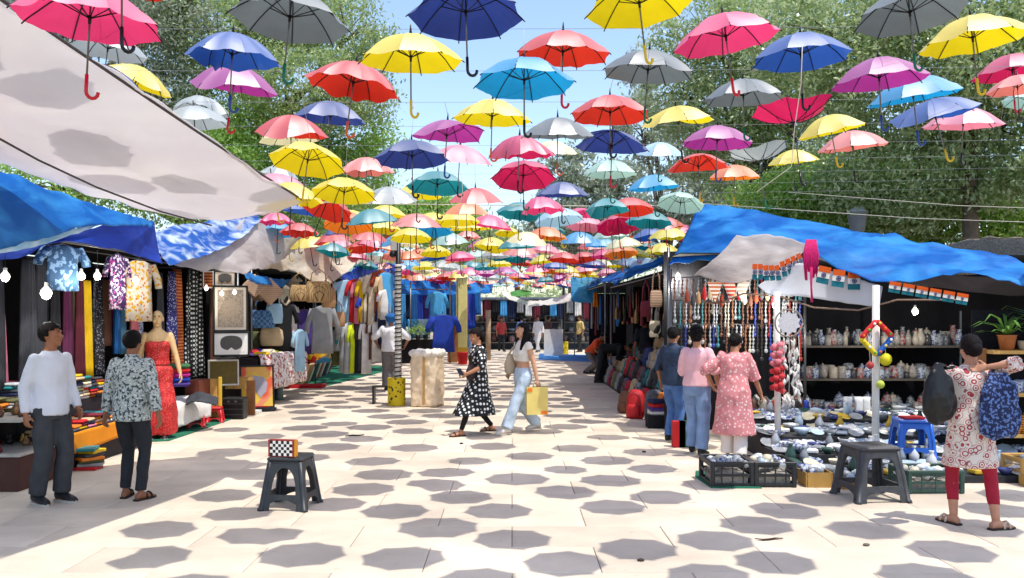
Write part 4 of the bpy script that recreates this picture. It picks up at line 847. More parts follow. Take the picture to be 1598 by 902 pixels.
figure('person in black top and denim skirt trousers standing among the bags', (3.5, 19.3), 150, 1.66, 'f', 'ae7e60', hair='long', top=dict(mat=M('black_top', '16181a'), hem=.84, sleeve=.3), bottom=dict(mat=JEANS, pad=.02), **FAR)

for i, (x, y, f, c, b, t) in enumerate([(-.5, 40.5, 20, 'a83a3a', BLKJ, 'person in a red top walking at the far end of the alley'), (.45, 41, 190, '3c5a8c', JEANS, 'person in a blue shirt before the far end shelves'), (3.1, 39.5, -60, 'c8b070', BLKJ, 'person in a mustard top near the big yellow sack'), (-1.9, 38.5, 140, '4a4c50', MIDJ, 'person in a grey shirt near the far teal sheet')]):
    figure(t, (x, y), f, 1.6+.04*i, 'm', '8a5c42', feet=((.08, -.12, 0), (-.08, .12, 0)), top=dict(mat=M('far_top_'+c, c, .8), hem=.84, sleeve=.6), bottom=dict(mat=b, pad=.014), voxel=.016)
# ------------------------------------------------------------------ builders for the stalls' goods
CN = {'maroon': '6a2230', 'wine': '541826', 'plum': '5a2444', 'charcoal': '3a3c42', 'black': '17181c', 'yellow': 'd8b010', 'rust': '8e3a22', 'blue': '1c5c9c', 'magenta': 'a81e78', 'steel blue': '4a7a96', 'rose': 'a85a60', 'indigo': '2c2c6c', 'brown': '5c3a2c',
      'red': 'b81e24', 'orange': 'd2741c', 'cream': 'd8ccb0', 'white': 'dcdad6', 'grey': '8a8c8e', 'pale blue': '9ec4dc', 'sky blue': '4aa0d8', 'purple': '4c3a86', 'green': '3c6a44', 'olive': '5c603a', 'tan': 'a8825c', 'pink': 'd0788c', 'navy': '1a2448', 'lime': 'c4d81c', 'teal': '1c7a80', 'beige': 'c4ac88', 'silver': 'a8acb0', 'deep blue': '1a3a9c'}
def cm(name, **k): return M('cloth_'+name, CN[name], .85, .16, 5, .3, 90, **k)
PATS = {'yellow floral': dict(c='c8c0b0', pat='floral', c2='c89a18', c3='b85a24', ps=22), 'purple floral': dict(c='3c2456', pat='floral', c2='d8c8d8', c3='b83a8c', ps=26), 'white dotted indigo': dict(c='2c2c6c', pat='dots', c2='b8bcd8', ps=36), 'black and white ikat': dict(c='141518', pat='grid_dots', c2='c8ccca', ps=18),
        'blue block-print': dict(c='2a4a6c', pat='floral', c2='6c8cae', ps=16), 'pale blue floral': dict(c='b4bccc', pat='floral', c2='5a6488', ps=30), 'red and gold': dict(c='7a2a1c', pat='stripe_z', c2='b06a30', ps=6), 'black dotted': dict(c='1a1a20', pat='dots', c2='8a8a92', ps=40),
        'floral white': dict(c='dcd8d2', pat='floral', c2='a04a4c', c3='c89aa0', ps=16), 'red and yellow patchwork': dict(c='b02a20', pat='patch', c2='d8b020', c3='2c6a8c', ps=7), 'woven natural': dict(c='c0a478', pat='weave', c2='8e6c40', c3='5c4426', ps=22), 'black and cream': dict(c='d4c8b0', pat='patch', c2='1c1a18', ps=9), 'beige kilim': dict(c='c8ac90', pat='stripe_z', c2='a8846c', ps=8), 'blue patchwork': dict(c='345a84', pat='check', c2='5c84ac', ps=18)}
def pm(name):
    k = dict(PATS[name]); c = k.pop('c'); return M('print_'+name.replace(' ', '_'), c, .85, .1, 6, .2, 90, **k)
def cloth_of(name): return pm(name) if name in PATS else cm(name)
def drape(a, rz, width, length, folds=5, depth=.035, taper=0, seed=0, nz=9, tilt=0):
    """a hanging pleated cloth as a closed mesh; a = middle of its top edge, rz = direction of its width"""
    rr = random.Random(seed); ph = rr.uniform(0, 6); ux = V((math.cos(rz), math.sin(rz), 0)); uy = V((-math.sin(rz), math.cos(rz), 0)); nx = folds*4
    fr, bk = [], []
    for i in range(nz+1):
        t = i/nz; wd = width*(1-taper*(1-t)); z = a.z-length*t
        for j in range(nx+1):
            s = j/nx-.5; d = depth*(.35+.65*t**.5)*(math.sin(s*folds*6.283+ph)+.4*math.sin(s*folds*11+ph*2+t*2))
            p = V((a.x, a.y, z+rr.uniform(-.006, .006)))+ux*(s*wd+tilt*t)+uy*d
            fr.append(p-uy*.006); bk.append(p+uy*.006)
    n = nx+1; k = len(fr); fs = []
    for i in range(nz):
        for j in range(nx): fs.append((i*n+j, i*n+j+1, (i+1)*n+j+1, (i+1)*n+j)); fs.append((k+i*n+j+1, k+i*n+j, k+(i+1)*n+j, k+(i+1)*n+j+1))
    for j in range(nx): fs.append((j+1, j, k+j, k+j+1)); q = nz*n; fs.append((q+j, q+j+1, k+q+j+1, k+q+j))
    for i in range(nz): fs.append((i*n, (i+1)*n, k+(i+1)*n, k+i*n)); q = nx; fs.append(((i+1)*n+q, i*n+q, k+i*n+q, k+(i+1)*n+q))
    mb = MB(); mb.add(fr+bk, fs, 0, True); return mb
def scarf(a, rz, width, length, colr, where, seed=0, group=None, folds=4, taper=.35, name='hanging_scarf', word='shawl', depth=.03):
    return drape(a, rz, width, length, folds, depth, taper, seed).single(name, cloth_of(colr), f'{colr} {word} hanging {where}', 'scarf' if word != 'sari cloth' else 'cloth', group or 'textiles hanging '+where)
def garment(a, rz, wd, ln, colr, where, sleeve=.35, flare=1.15, kind='kurta', seed=0, group=None, thick=.05):
    """a shirt or kurta on a hanger; a = hanger hook"""
    rr = random.Random(seed); ux = V((math.cos(rz), math.sin(rz), 0)); uy = V((-math.sin(rz), math.cos(rz), 0))
    o = thing(kind, f'{colr} {kind} on a hanger {where}', kind, a-V((0, 0, ln+.08)), 0, group or f'garments hanging {where}')
    c = a-V((0, 0, .08)); h = wd/2; mb = MB(); prof = [(0, .32), (.03, .62), (.07, .98), (.2, .86), (.42, .8), (.7, .8*(1+flare)/2), (1, .8*flare)]
    n = 20; vs_ = []
    for t, w_ in prof:
        for j in range(n):
            an = 2*math.pi*j/n; wob = 1+.16*t*math.sin(5*an+seed); vs_.append(c-V((0, 0, ln*t+.01*math.sin(3*an+seed)*t))+ux*(h*w_*math.cos(an))+uy*(thick*(.4+.6*min(1, t*3))*math.sin(an)*wob+.02*t*math.sin(8*math.cos(an)+seed)))
    fs = [(i*n+j, (i+1)*n+j, (i+1)*n+(j+1) % n, i*n+(j+1) % n) for i in range(len(prof)-1) for j in range(n)]+[tuple(range(n)), tuple((len(prof)-1)*n+j for j in range(n))[::-1]]
    mb.add(vs_, fs, 0, True)
    for s in (1, -1):
        p0 = c-V((0, 0, ln*.06))+ux*(s*h*.78); p1 = p0+ux*(s*h*.42)-V((0, 0, sleeve*ln*.55+.05)); p2 = p1+ux*(s*h*.06)-V((0, 0, sleeve*ln*.4)); seg(mb, [p0, p0.lerp(p1, .5), p1, p2], [h*.26, h*.24, h*.22, h*.2], 10, .45)
    mb.part(kind+'_body', cloth_of(colr), o)
    hb = MB(); hb.tube([a, a-V((0, 0, .05)), a-V((0, 0, .07))+ux*.0], .004, 5); hb.tube([c+ux*h*.8-V((0, 0, .04)), c+V((0, 0, .02)), c-ux*h*.8-V((0, 0, .04))], .008, 6); hb.part('hanger', STEEL, o)
    return o
def folded(c, sx, sy, sz, colr, where, rz=0, group=None):
    mb = MB(); mb.bevbox((0, 0, sz/2), (sx, sy, sz), sz*.42); mb.box((0, -sy*.5-.001, sz*.5), (sx*.96, .004, sz*.12))
    o = mb.local('folded_cloth', cloth_of(colr)); o.location = c; o.rotation_euler.z = rz
    return tag(o, f'{colr} folded cloth {where}', 'cloth', group or 'folded cloths '+where)
def lathe_thing(name, prof, c, mat, label, cat, group=None, n=14, parts=()):
    mb = MB(); mb.lathe(prof, n=n)
    if not parts: o = mb.local(name, mat); o.location = c; return tag(o, label, cat, group)
    o = thing(name, label, cat, c, 0, group); mb.local(parts[0], mat, o); return o
def bulb(p, top, label='lit white bulb hanging in the stall', r=.05, group='lit bulbs in the stalls', watt=0):
    o = thing('light_bulb', label, 'bulb', p, 0, group)
    mb = MB(); mb.lathe([(.003, -r*1.05), (r*.6, -r*.85), (r, -.0), (r*.85, r*.55), (r*.45, r*1.05), (.014, r*1.3)], n=12); mb.local('globe', BULB, o)
    if watt:
        l = bpy.data.objects.new('bulb_light', bpy.data.lights.new('bulb_light', 'POINT')); col.objects.link(l); l.parent = o; l.location = (0, 0, -r*1.6); l.data.energy = watt; l.data.shadow_soft_size = .05; l.data.color = (1, .95, .86)
    mb = MB(); mb.lathe([(.016, r*1.3), (.018, r*1.9), (.008, r*2.0)], n=8); mb.local('socket', WHITEP, o)
    if top > 0: mb = MB(); mb.tube([(0, 0, r*1.9), (0, 0, top)], .003, 4); mb.local('cord', BLACK, o)
    return o
def stool(c, rz, colr, label, h=.45, w0=.30, w1=.40, arch=True, mat=None):
    """moulded plastic stool: top, four corner legs, arched aprons and low rails"""
    o = thing('stool', label, 'stool', c, rz); mat = mat or M('plastic_'+colr.replace(' ', '_'), CN.get(colr, colr) if colr in CN else colr, .42, .2, 14, spec=.45)
    mb = MB(); mb.bevbox((0, 0, h-.02), (w0, w0, .04), .014); mb.bevbox((0, 0, h-.052), (w0-.02, w0-.02, .03), .004); t = mb.local('seat', mat, o)
    g = MB(); [g.box((x, 0, h+.001), (.012, w0*.55, .003)) for x in (-.06, -.02, .02, .06)]; g.local('seat_grip', mat, t)
    a, b = w0/2-.012, w1/2-.012
    for sx in (1, -1):
        for sy in (1, -1):
            mb = MB(); rings = []
            for k in (0, .05, .06, .5, 1):
                z = k*(h-.04); x = b+(a-b)*k-.012; ww = .034 if k <= .05 else .024; rings.append((V((sx*x, sy*x, z)), V((ww, 0, 0)), V((0, ww, 0))))
            mb.loft(rings, 8); mb.local('leg', mat, o)
    op = .60 if arch else .66; top_ = h-.045
    def za(s):                                      # underside of the apron: round arch or rounded square opening
        u = min(1, abs(s)/op)
        return (h*.50+h*.30*math.sqrt(max(0, 1-u*u))) if arch else h-.10-.09*u**8
    for d in range(4):
        q = Matrix.Rotation(d*math.pi/2, 3, 'Z'); inn = q @ V((0, .016, 0))
        def pt(s, z): k = z/(h-.04); x = b+(a-b)*k; return q @ V((s*x, -x, z))
        def plate(name, cols, lo, hi):
            mb = MB(); k = len(cols); fr = [pt(s, lo(s)) for s in cols]+[pt(s, hi(s)) for s in cols]; fs = []
            for i in range(k-1): fs += [(i, i+1, k+i+1, k+i), (2*k+i+1, 2*k+i, 3*k+i, 3*k+i+1), (i+1, i, 2*k+i, 2*k+i+1), (k+i, k+i+1, 3*k+i+1, 3*k+i)]
            fs += [(0, k, 3*k, 2*k), (k-1, 3*k-1, 4*k-1, 2*k-1)]
            mb.add(fr+[p+inn for p in fr], fs, 0); return mb.local(name, mat, o)
        plate('apron', [-op+2*op*i/14 for i in range(15)], za, lambda s: top_)
        for s0 in (-1, 1): plate('leg_side', [s0*.97, s0*op] if s0 < 0 else [op, .97], lambda s: .004, lambda s: top_)
        plate('rail', [-op+2*op*i/8 for i in range(9)], lambda s: h*.13+.035*(1-(s/op)**2), lambda s: h*.30)
    return o
def crate(c, sx, sy, h, mat, label, rz=0, group=None, slats=3):
    o = thing('crate', label, 'crate', c, rz, group)
    mb = MB(); mb.box((0, 0, .008), (sx-.03, sy-.03, .012)); mb.local('base', mat, o)
    for x in (1, -1):
        for y in (1, -1): mb = MB(); mb.bevbox((x*(sx/2-.02), y*(sy/2-.02), h/2), (.045, .045, h), .008); mb.local('corner_post', mat, o)
    for s in (1, -1):
        mb = MB(); mb.bevbox((0, s*(sy/2-.012), h-.018), (sx-.02, .03, .034), .006); mb.local('rim', mat, o)
        mb = MB(); mb.bevbox((s*(sx/2-.012), 0, h-.018), (.03, sy-.05, .034), .006); mb.local('rim', mat, o)
        for i in range(slats):
            z = .03+(h-.075)*i/max(1, slats-1)
            mb = MB(); mb.box((0, s*(sy/2-.012), z), (sx-.07, .012, .026)); mb.local('slat', mat, o)
            mb = MB(); mb.box((s*(sx/2-.012), 0, z), (.012, sy-.07, .026)); mb.local('slat', mat, o)
        for x in (-.25, 0, .25): mb = MB(); mb.box((x*sx, s*(sy/2-.006), h*.48), (.014, .008, h*.8)); mb.local('rib', mat, o)
    return o
def picture(c, w_, h_, rz, lean, frame, art, label, mount=None, ft=.035, motif=None, group=None):
    """framed picture; c = middle of its bottom edge, faces -y before turning"""
    o = thing('framed_picture', label, 'picture', c, rz, group); o.rotation_euler = (lean, 0, rz)
    for s in (1, -1):
        mb = MB(); mb.bevbox((s*(w_/2-ft/2), 0, h_/2), (ft, .03, h_), .006); mb.local('frame_side', frame, o)
        mb = MB(); mb.bevbox((0, 0, h_/2+s*(h_/2-ft/2)), (w_-2*ft, .028, ft), .006); mb.local('frame_rail', frame, o)
    mb = MB(); mb.box((0, .004, h_/2), (w_-ft, .01, h_-ft)); mb.local('mount', mount or art, o)
    if mount:
        m_ = ft+.045; mb = MB(); mb.box((0, -.003, h_/2), (w_-2*m_, .006, h_-2*m_)); mb.local('print', art, o)
    if motif:
        mb = MB(); mm, pts = motif; mb.add([(x*w_, -.008, h_/2+z*h_) for x, z in pts]+[(x*w_, -.004, h_/2+z*h_) for x, z in pts], [list(range(len(pts))), list(range(len(pts), 2*len(pts)))[::-1]]+[[i, (i+1) % len(pts), len(pts)+(i+1) % len(pts), len(pts)+i] for i in range(len(pts))]); mb.local('motif', mm, o)
    return o
def handbag(c, rz, w_, h_, colr, label, d=.14, mat=None, strap=.25, group=None, name='handbag'):
    o = thing(name, label, 'bag', c, rz, group); mat = mat or cloth_of(colr)
    mb = MB(); mb.loft([(V((0, 0, z*h_)), V((w_/2*k, 0, 0)), V((0, d/2*k2, 0))) for z, k, k2 in ((0, .82, .8), (.05, .95, 1), (.4, 1.02, 1.05), (.8, .95, .8), (.97, .84, .4), (1, .78, .2))], 16); mb.local('bag_body', mat, o)
    if strap: mb = MB(); mb.tube([(-w_*.3, 0, h_*.93), (-w_*.26, 0, h_+strap*.6), (0, 0, h_+strap), (w_*.26, 0, h_+strap*.6), (w_*.3, 0, h_*.93)], .012, 6); mb.local('strap', mat, o)
    return o
def backpack(c, rz, s, colr, label, group=None, lean=0):
    o = thing('backpack', label, 'backpack', c, rz, group); o.rotation_euler.x = lean; mat = M('bag_'+colr, {'black': '2c2e33', 'charcoal': '54575e', 'brown': '7a5038', 'maroon': '8a2c3a', 'navy': '2c3c74'}.get(colr, CN[colr]), .6, .25, 8, .3, 70)
    mb = MB(); mb.loft([(V((0, 0, z*.46*s)), V((.15*s*k, 0, 0)), V((0, .10*s*k2, 0))) for z, k, k2 in ((0, .85, .85), (.06, 1, 1), (.5, 1.02, 1.05), (.8, .94, .9), (.95, .7, .6), (1, .4, .3))], 16); mb.local('main_compartment', mat, o)
    mb = MB(); mb.loft([(V((0, -.085*s, z*.46*s)), V((.11*s*k, 0, 0)), V((0, .055*s*k, 0))) for z, k in ((.05, .8), (.1, 1), (.38, 1), (.48, .7))], 12); mb.local('front_pocket', mat, o)
    mb = MB(); mb.tube([(-.03*s, 0, .45*s), (-.03*s, 0, .50*s), (.03*s, 0, .50*s), (.03*s, 0, .45*s)], .008*s, 6); mb.local('top_handle', BLACK, o)
    mb = MB(); mb.tube([(-.12*s, -.07*s, .2*s), (-.10*s, -.085*s, .36*s), (0, -.09*s, .42*s), (.10*s, -.085*s, .36*s), (.12*s, -.07*s, .2*s)], .004*s, 4); mb.local('zip', STEEL, o)
    return o
def post(a, b, r, mat, label, name='post', group=None):
    mb = MB(); mb.tube([a, b], r, 10); return mb.single(name, mat, label, 'post', group)
def panel(name, label, c, d, mat, cat='partition', group=None):
    mb = MB(); mb.box(c, d); return mb.single(name, mat, label, cat, group)
# ------------------------------------------------------------------ left row
XL = -5.55
def YL(px, x=XL): return -x*FPX/(799-px)
# stall shells: back cloth, end cloth, roof net, frame poles
def shell(y0, y1, x0, x1, z, label, mat=DARKCLOTH, ends=(1, 1)):
    """x0 the alley side, x1 the back"""
    o = thing('market_stall', label, 'stall', ((x0+x1)/2, (y0+y1)/2, 0)); s = 1 if x1 > x0 else -1
    mb = MB(); mb.add([q for y in np.linspace(y0, y1, 40) for q in ((x1+.03*math.sin(y*9), y, 0), (x1+.04*math.sin(y*9+1), y, z))], [(2*i, 2*i+1, 2*i+3, 2*i+2) for i in range(39)], 0, True); mb.part('back_cloth', mat, o)
    for e, y in zip(ends, (y0, y1)):
        if e: mb = MB(); mb.box(((x0+x1)/2+s*.3, y, z/2), (abs(x1-x0)-.6, .02, z)); mb.part('end_cloth', mat, o)
    mb = MB(); mb.box(((x0+x1)/2, (y0+y1)/2, z+.02), (abs(x1-x0), y1-y0, .015)); mb.part('roof_net', mat, o)
    for x in (x0, x1):
        for y in (y0, y1): mb = MB(); mb.tube([(x, y, -.02), (x, y, z)], .022, 8); mb.part('pole', STEEL, o)
    mb = MB(); mb.tube([(x0, y0, z-.03), (x0, y1, z-.03)], .018, 6); mb.part('front_rail', STEEL, o)
    return o
shell(7.2, 16.4, -5.2, -7.2, 2.62, 'dark cloth-lined scarf stall on the left', ends=(0, 1))
shell(16.6, 22.0, -5.0, -7.4, 2.75, 'dark cloth-lined basket and bag stall on the left')
shell(22.2, 30.0, -5.1, -7.6, 2.85, 'dark cloth-lined kurta stall on the left')
shell(30.4, 42.0, -5.2, -8.0, 3.0, 'blue cloth-lined clothes stall farther down on the left', M('blue_lining', '144a8c', .8, .2, 2, .3, 10))
W1 = 'in the scarf stall'
SC = [(4, 490, 612, 'pink', .10), (-14, 400, 610, 'charcoal', .2), (28, 405, 600, 'charcoal', .22), (42, 405, 602, 'charcoal', .2), (56, 402, 600, 'charcoal', .2), (70, 400, 598, 'black', .18), (84, 400, 595, 'maroon', .16), (97, 430, 595, 'plum', .16), (108, 430, 592, 'wine', .15), (116, 440, 590, 'olive', .1),
      (126, 438, 590, 'yellow', .22), (140, 432, 585, 'black dotted', .14), (150, 432, 570, 'pale blue floral', .1), (157, 436, 540, 'brown', .2), (168, 436, 552, 'blue', .18), (176, 438, 530, 'magenta', .10), (184, 440, 552, 'steel blue', .16), (197, 440, 548, 'rose', .2), (212, 470, 560, 'pale blue floral', .3),
      (244, 425, 560, 'charcoal', .16), (257, 424, 545, 'white dotted indigo', .28), (275, 420, 590, 'red and gold', .26), (299, 420, 588, 'black and white ikat', .5), (322, 425, 590, 'brown', .26), (335, 425, 580, 'charcoal', .3)]
for i, (px, t, b, c, w_) in enumerate(SC):
    Y = YL(px); z0 = min(2.55, EYE-(t-HOR)/FPX*Y); z1 = EYE-(b-HOR)/FPX*Y
    scarf(V((XL+.06*(i % 3), Y, z0)), R(90)+random.uniform(-.15, .15), w_*1.5, z0-z1, c, W1, i, folds=3 if w_ < .2 else 5)
mb = MB(); mb.tube([(XL, 7.4, 2.57), (XL, 16.2, 2.57)], .016, 6); mb.single('clothes_rail', STEEL, 'long steel rail carrying the scarves', 'rail')
garment(P(112, 372, 9.6)+V((-.1, 0, 0)), R(70), .52, .5, 'blue block-print', 'hung high at the front of the scarf stall', .3, kind='shirt')
garment(P(183, 388, 11.4), R(75), .36, .72, 'purple floral', 'hung at the front of the scarf stall', .3)
garment(P(217, 398, 11.8), R(60), .5, .82, 'yellow floral', 'hung at the front of the scarf stall', .35)
for px, py, Y in [(8, 432, 7.9), (72, 458, 8.4), (127, 431, 9.6), (152, 431, 9.9), (212, 438, 11.2)]: bulb(P(px, py, Y), .3, 'lit white bulb hanging in the scarf stall', .042 if px != 72 else .055, 'lit bulbs in the scarf stall', watt=6)
for px, py, Y in [(322, 450, 14.4), (346, 458, 14.4), (366, 456, 14.4)]: bulb(P(px, py, Y), .25, 'lit white bulb above the framed pictures', .035, 'lit bulbs above the pictures', watt=1.5)
# textile table with stepped stacks and an orange cloth front
TY0, TY1 = 9.3, 11.4
tb = thing('display_table', 'low stepped table holding folded cloths with orange cloth front', 'table', (-5.3, 10.3, 0))
mb = MB(); mb.box((-5.25, 10.35, .22), (.7, 2.1, .40)); mb.part('lower_step', M('table_drape', '2c2628', .9, .2), tb)
mb = MB(); mb.box((-5.55, 10.35, .55), (.34, 2.1, .26)); mb.part('upper_step', M('table_drape', '2c2628'), tb)
mb = sheet([[V((-4.87, 9.5, .43)), V((-4.85, 10.4, .43)), V((-4.83, 11.4, .44))], [V((-4.84, 9.5, .2)), V((-4.83, 10.4, .22)), V((-4.80, 11.4, .26))]], 14, 5, .012); o = mb.part('front_cloth', M('orange_cloth', 'e08a14', .8, .08, 4, transl=.15), tb); md = o.modifiers.new('t', 'SOLIDIFY'); md.thickness = .006
FC = ['red', 'grey', 'olive', 'orange', 'charcoal', 'yellow', 'teal', 'cream', 'maroon', 'silver', 'green', 'rust', 'white', 'navy', 'pink', 'beige']
r_ = random.Random(3)
for j in range(11):
    y = 9.42+j*.19
    for lev, (x, zb, nn) in enumerate(((-5.08, .42, r_.randint(2, 4)), (-5.52, .68, r_.randint(5, 9)))):
        for k in range(nn):
            folded((x+r_.uniform(-.03, .03), y+r_.uniform(-.015, .015), zb+k*.036), .30, .18, .034, r_.choice(FC), 'stacked on the textile table', r_.uniform(-.12, .12))
# low display case at the near end with trinkets above a brown box
bx = thing('display_case', 'dark glass-topped display case on a brown box near the white-shirted man', 'display case', (-5.25, 8.95, 0))
mb = MB(); mb.bevbox((-5.3, 8.95, .17), (.9, .9, .34), .01); mb.part('base_box', M('brown_box', '4a2c26', .7, .2, 4), bx)
mb = MB(); mb.box((-5.3, 8.95, .36), (.94, .94, .03)); mb.part('lower_shelf', M('case_edge', 'a8a49c', .4), bx)
mb = MB(); mb.box((-5.3, 8.95, .70), (.94, .94, .03)); mb.part('upper_shelf', M('case_edge', 'a8a49c'), bx)
mb = MB(); mb.box((-5.66, 8.95, .53), (.02, .9, .31)); mb.box((-5.3, 9.39, .53), (.9, .02, .31)); mb.part('back_panel', BLACK, bx)
TR = [('bronze', '7a5a3c'), ('black', '1c1a1c'), ('brown', '5a3a2c'), ('brass', 'a8843c'), ('dark red', '6a2024')]
for i in range(26):
    lev = i % 2; c, hx = r_.choice(TR); x = -5.58+r_.uniform(0, .64); y = 8.55+r_.uniform(0, .76); s = r_.uniform(.03, .055)
    mb = MB(); mb.lathe([(s*.7, 0), (s, s*.5), (s*.8, s*1.3), (s*.3, s*1.9), (s*.4, s*2.3), (.004, s*2.6)], n=9)
    o = mb.local('trinket', M('trinket_'+hx, hx, .35, .2, 30, metal=.4)); o.location = (x, y, (.376, .716)[lev]); tag(o, f'small {c} trinket on the display case', 'trinket', 'trinkets on the display case')
for i in range(9):
    folded((-5.5+.04*(i % 3), 9.0+.03*(i % 2), .72+.032*i) if i < 5 else (-5.2, 9.2, .72+.032*(i-5)), .3, .22, .03, r_.choice(['cream', 'silver', 'olive', 'orange', 'grey']), 'piled on the display case', r_.uniform(-.2, .2))
for i in range(7):
    mb = MB(); mb.bevbox((0, 0, .017), (.26, .19, .034), .006); o = mb.local('book', M('book_'+FC[i], CN[FC[i]], .5, .1)); o.location = (-4.78+.02*(i % 2), 9.75+.03*(i % 3), .0+.036*i); o.rotation_euler.z = .3*i; tag(o, f'{FC[i]} book in the floor pile under the orange cloth', 'book', 'books piled under the orange cloth')
# mannequin in a red dress
MG = (-4.98, 12.15)
mn, km = figure('pale mannequin in a strapless red beaded dress at the scarf stall', MG, 20, 1.80, 'f', 'c8a878', hair='none', feet=((.07, 0, 0), (-.07, 0, 0)), hands=((.30, -.10, .80), (-.26, .06, .82)), poles=((.7, 1, 0), (-.7, 1, 0)), name='mannequin', cat='mannequin',
       bottom=dict(mat=M('red_dress', 'b81a1c', .6, .2, 14, .5, 140, pat='dots', c2='d87a70', ps=70), name='skirt', pad=.03, knee=.13, ankle=.15, len=.99, wrinkle=.02))
mb = MB(); T = km['T']; mb.loft([(T(0, 0, z), V((rx, 0, 0)), V((0, ry, 0))) for z, rx, ry in ((.98, .165, .125), (1.05, .145, .115), (1.15, .15, .12), (1.24, .165, .135), (1.29, .15, .12))], 18)
for s in (1, -1): mb.ball(T(s*.066, -.075, 1.24), (.07, .06, .062))
me = remesh(mb, .012, 2, .6); me.materials.append(MATS['red_dress']); link('bodice', me, mn)
# things on the floor between the mannequin and the pictures
stool(G(302, 668)+V((0, .1, 0)), .35, 'red', 'small red plastic stool draped with dark clothes beside the mannequin', .26, .24, .30)
stool(G(328, 660)+V((.05, .1, 0)), .2, 'red', 'small red plastic stool standing next to the yellow board', .25, .22, .28)
mb = sheet([[P(292, 622, 13.0), P(315, 612, 13.1), P(340, 622, 13.2)], [P(290, 630, 12.7), P(315, 627, 12.7), P(338, 634, 12.9)]], 18, 8, .03, ws=7); o = mb.single('draped_clothes', cm('charcoal'), 'dark crumpled clothes lying over the red stools', 'clothes'); md = o.modifiers.new('t', 'SOLIDIFY'); md.thickness = .02
mb = sheet([[V((-5.5, 12.6, .46)), V((-5.2, 13.2, .48)), V((-4.95, 13.8, .46))], [V((-5.0, 12.4, .40)), V((-4.86, 13.0, .42)), V((-4.75, 13.6, .42))], [V((-4.96, 12.35, .06)), V((-4.82, 12.9, .12)), V((-4.7, 13.5, .16))]], 20, 12, .03, ws=4); o = mb.single('white_cloth', cm('white'), 'white cloth covering a low bench behind the red stools', 'cloth'); md = o.modifiers.new('t', 'SOLIDIFY'); md.thickness = .008
panel('low_bench', 'low dark bench under the white cloth', (-5.25, 13.1, .2), (.5, 1.3, .38), M('table_drape', '2c2628'), 'bench')
for i, c in enumerate(['purple', 'deep blue', 'magenta', 'red', 'green']): folded(P(285, 603-7*i, 12.9)+V((-.1, 0, 0)), .4, .24, .07, c, 'on the bench by the mannequin', .3)
panel('leather_case', 'brown leather case standing behind the yellow board', (-5.05, 13.9, .42), (.22, .5, .55), M('brown_leather', '6a3428', .5, .2, 8), 'case')
yb = thing('sign_board', 'pale yellow wooden easel board leaning by the red stools', 'board', G(333, 657))
p = G(333, 657); mb = MB(); mb.box(p+V((-.06, 0, .36)), (.26, .02, .66), rot=Matrix.Rotation(-.10, 3, 'X')); mb.part('board', PALEWOOD, yb)
mb = MB(); mb.bevbox(p+V((.11, .0, .36)), (.05, .05, .72), .006); mb.part('upright', M('yellow_paint', 'd8b43c', .6, .1), yb)
cs = thing('black_case', 'squat black trunk with ridges and metal clasps', 'trunk', G(362, 655)); p = G(362, 655)
mb = MB(); mb.bevbox(p+V((0, .15, .18)), (.36, .28, .36), .02); mb.part('trunk_body', BLACK, cs)
for z in (.08, .17, .26): mb = MB(); mb.box(p+V((0, .005, z)), (.35, .02, .018)); mb.part('ridge', M('black_trim', '2c2e32', .3), cs)
for x in (-.06, .06): mb = MB(); mb.box(p+V((x, .0, .30)), (.04, .016, .03)); mb.part('clasp', STEEL, cs)
panel('brown_board', 'narrow brown board standing beside the black trunk', G(386, 650)+V((0, .2, .30)), (.14, .05, .6), WOOD, 'board')
panel('wooden_box', 'tan wooden box behind the black trunk', G(368, 642)+V((0, .2, .50)), (.42, .3, .2), PALEWOOD, 'box')
FRB = M('black_frame', '131315', .4, .05); FRW = M('white_frame', 'd4d0c6', .5, .05); FRT = M('tan_frame', 'a88a66', .5, .1)
def heart(n=24, a=.34, b=.30): return [(a*math.cos(t)*(1-.12*math.cos(2*t)), .04+b*math.sin(t)-.13*max(0, -math.sin(t))*math.cos(t)**2*0+(.12*max(0, 1-abs(math.cos(t))*4) if math.sin(t) < 0 else 0)) for t in [2*math.pi*i/n for i in range(n)]]
ENG = M('engraved_art', '8c7d6c', .7, .1, 30, pat='paisley', c2='b4a894', c3='5c5044', ps=30); LEAFART = M('leaf_print_art', '4c4a48', .7, .2, 60)
MNT = M('pale_mount', 'cbbfae', .7, .05); WMNT = M('white_mount', 'd8d6d0', .7, .04)
picture(P(360, 518, 14.8), .58, .80, .38, -.06, FRB, ENG, 'large black-framed engraving hanging above the white-mounted leaf print', MNT, .035, (M('engraved_ring', '9c8c78', .7, .15, 40), [(.24*math.cos(t*.2618), .20*math.sin(t*.2618)) for t in range(24)]))
picture(P(361, 556, 14.7), .60, .42, .38, -.04, FRB, WMNT, 'black-framed grey leaf print on white mount', WMNT, .03, (LEAFART, heart()))
picture(P(351, 448, 15), .36, .28, .38, 0, FRB, FRT, 'small framed dark leaf print hung above the large engraving', MNT, .02, (LEAFART, heart()))
picture(P(325, 450, 15), .18, .30, .38, 0, FRW, pm('red and gold'), 'small white-framed red print beside the leaf print', None, .02)
picture(P(349, 602, 15.2), .52, .46, .38, -.15, FRW, M('olive_art', '6c5a24', .6, .15, 12), 'white-framed olive painting leaning behind the yellow board', None, .03)
picture(G(402, 637), .62, .80, .42, -.16, FRB, M('pink_mount', 'd88a6a', .7, .1, 3, pat='patch', c2='d8b84a', c3='d05a3a', ps=5), 'tall black-framed colourful picture of a grey elephant shape leaning on the floor', None, .03, (M('elephant_grey', '9a9aa8', .7, .1, 4), [(-.36, .22), (-.1, .26), (.2, .22), (.3, .08), (.26, -.12), (.08, -.26), (-.02, -.12), (-.14, -.28), (-.28, -.30), (-.3, -.08)]))
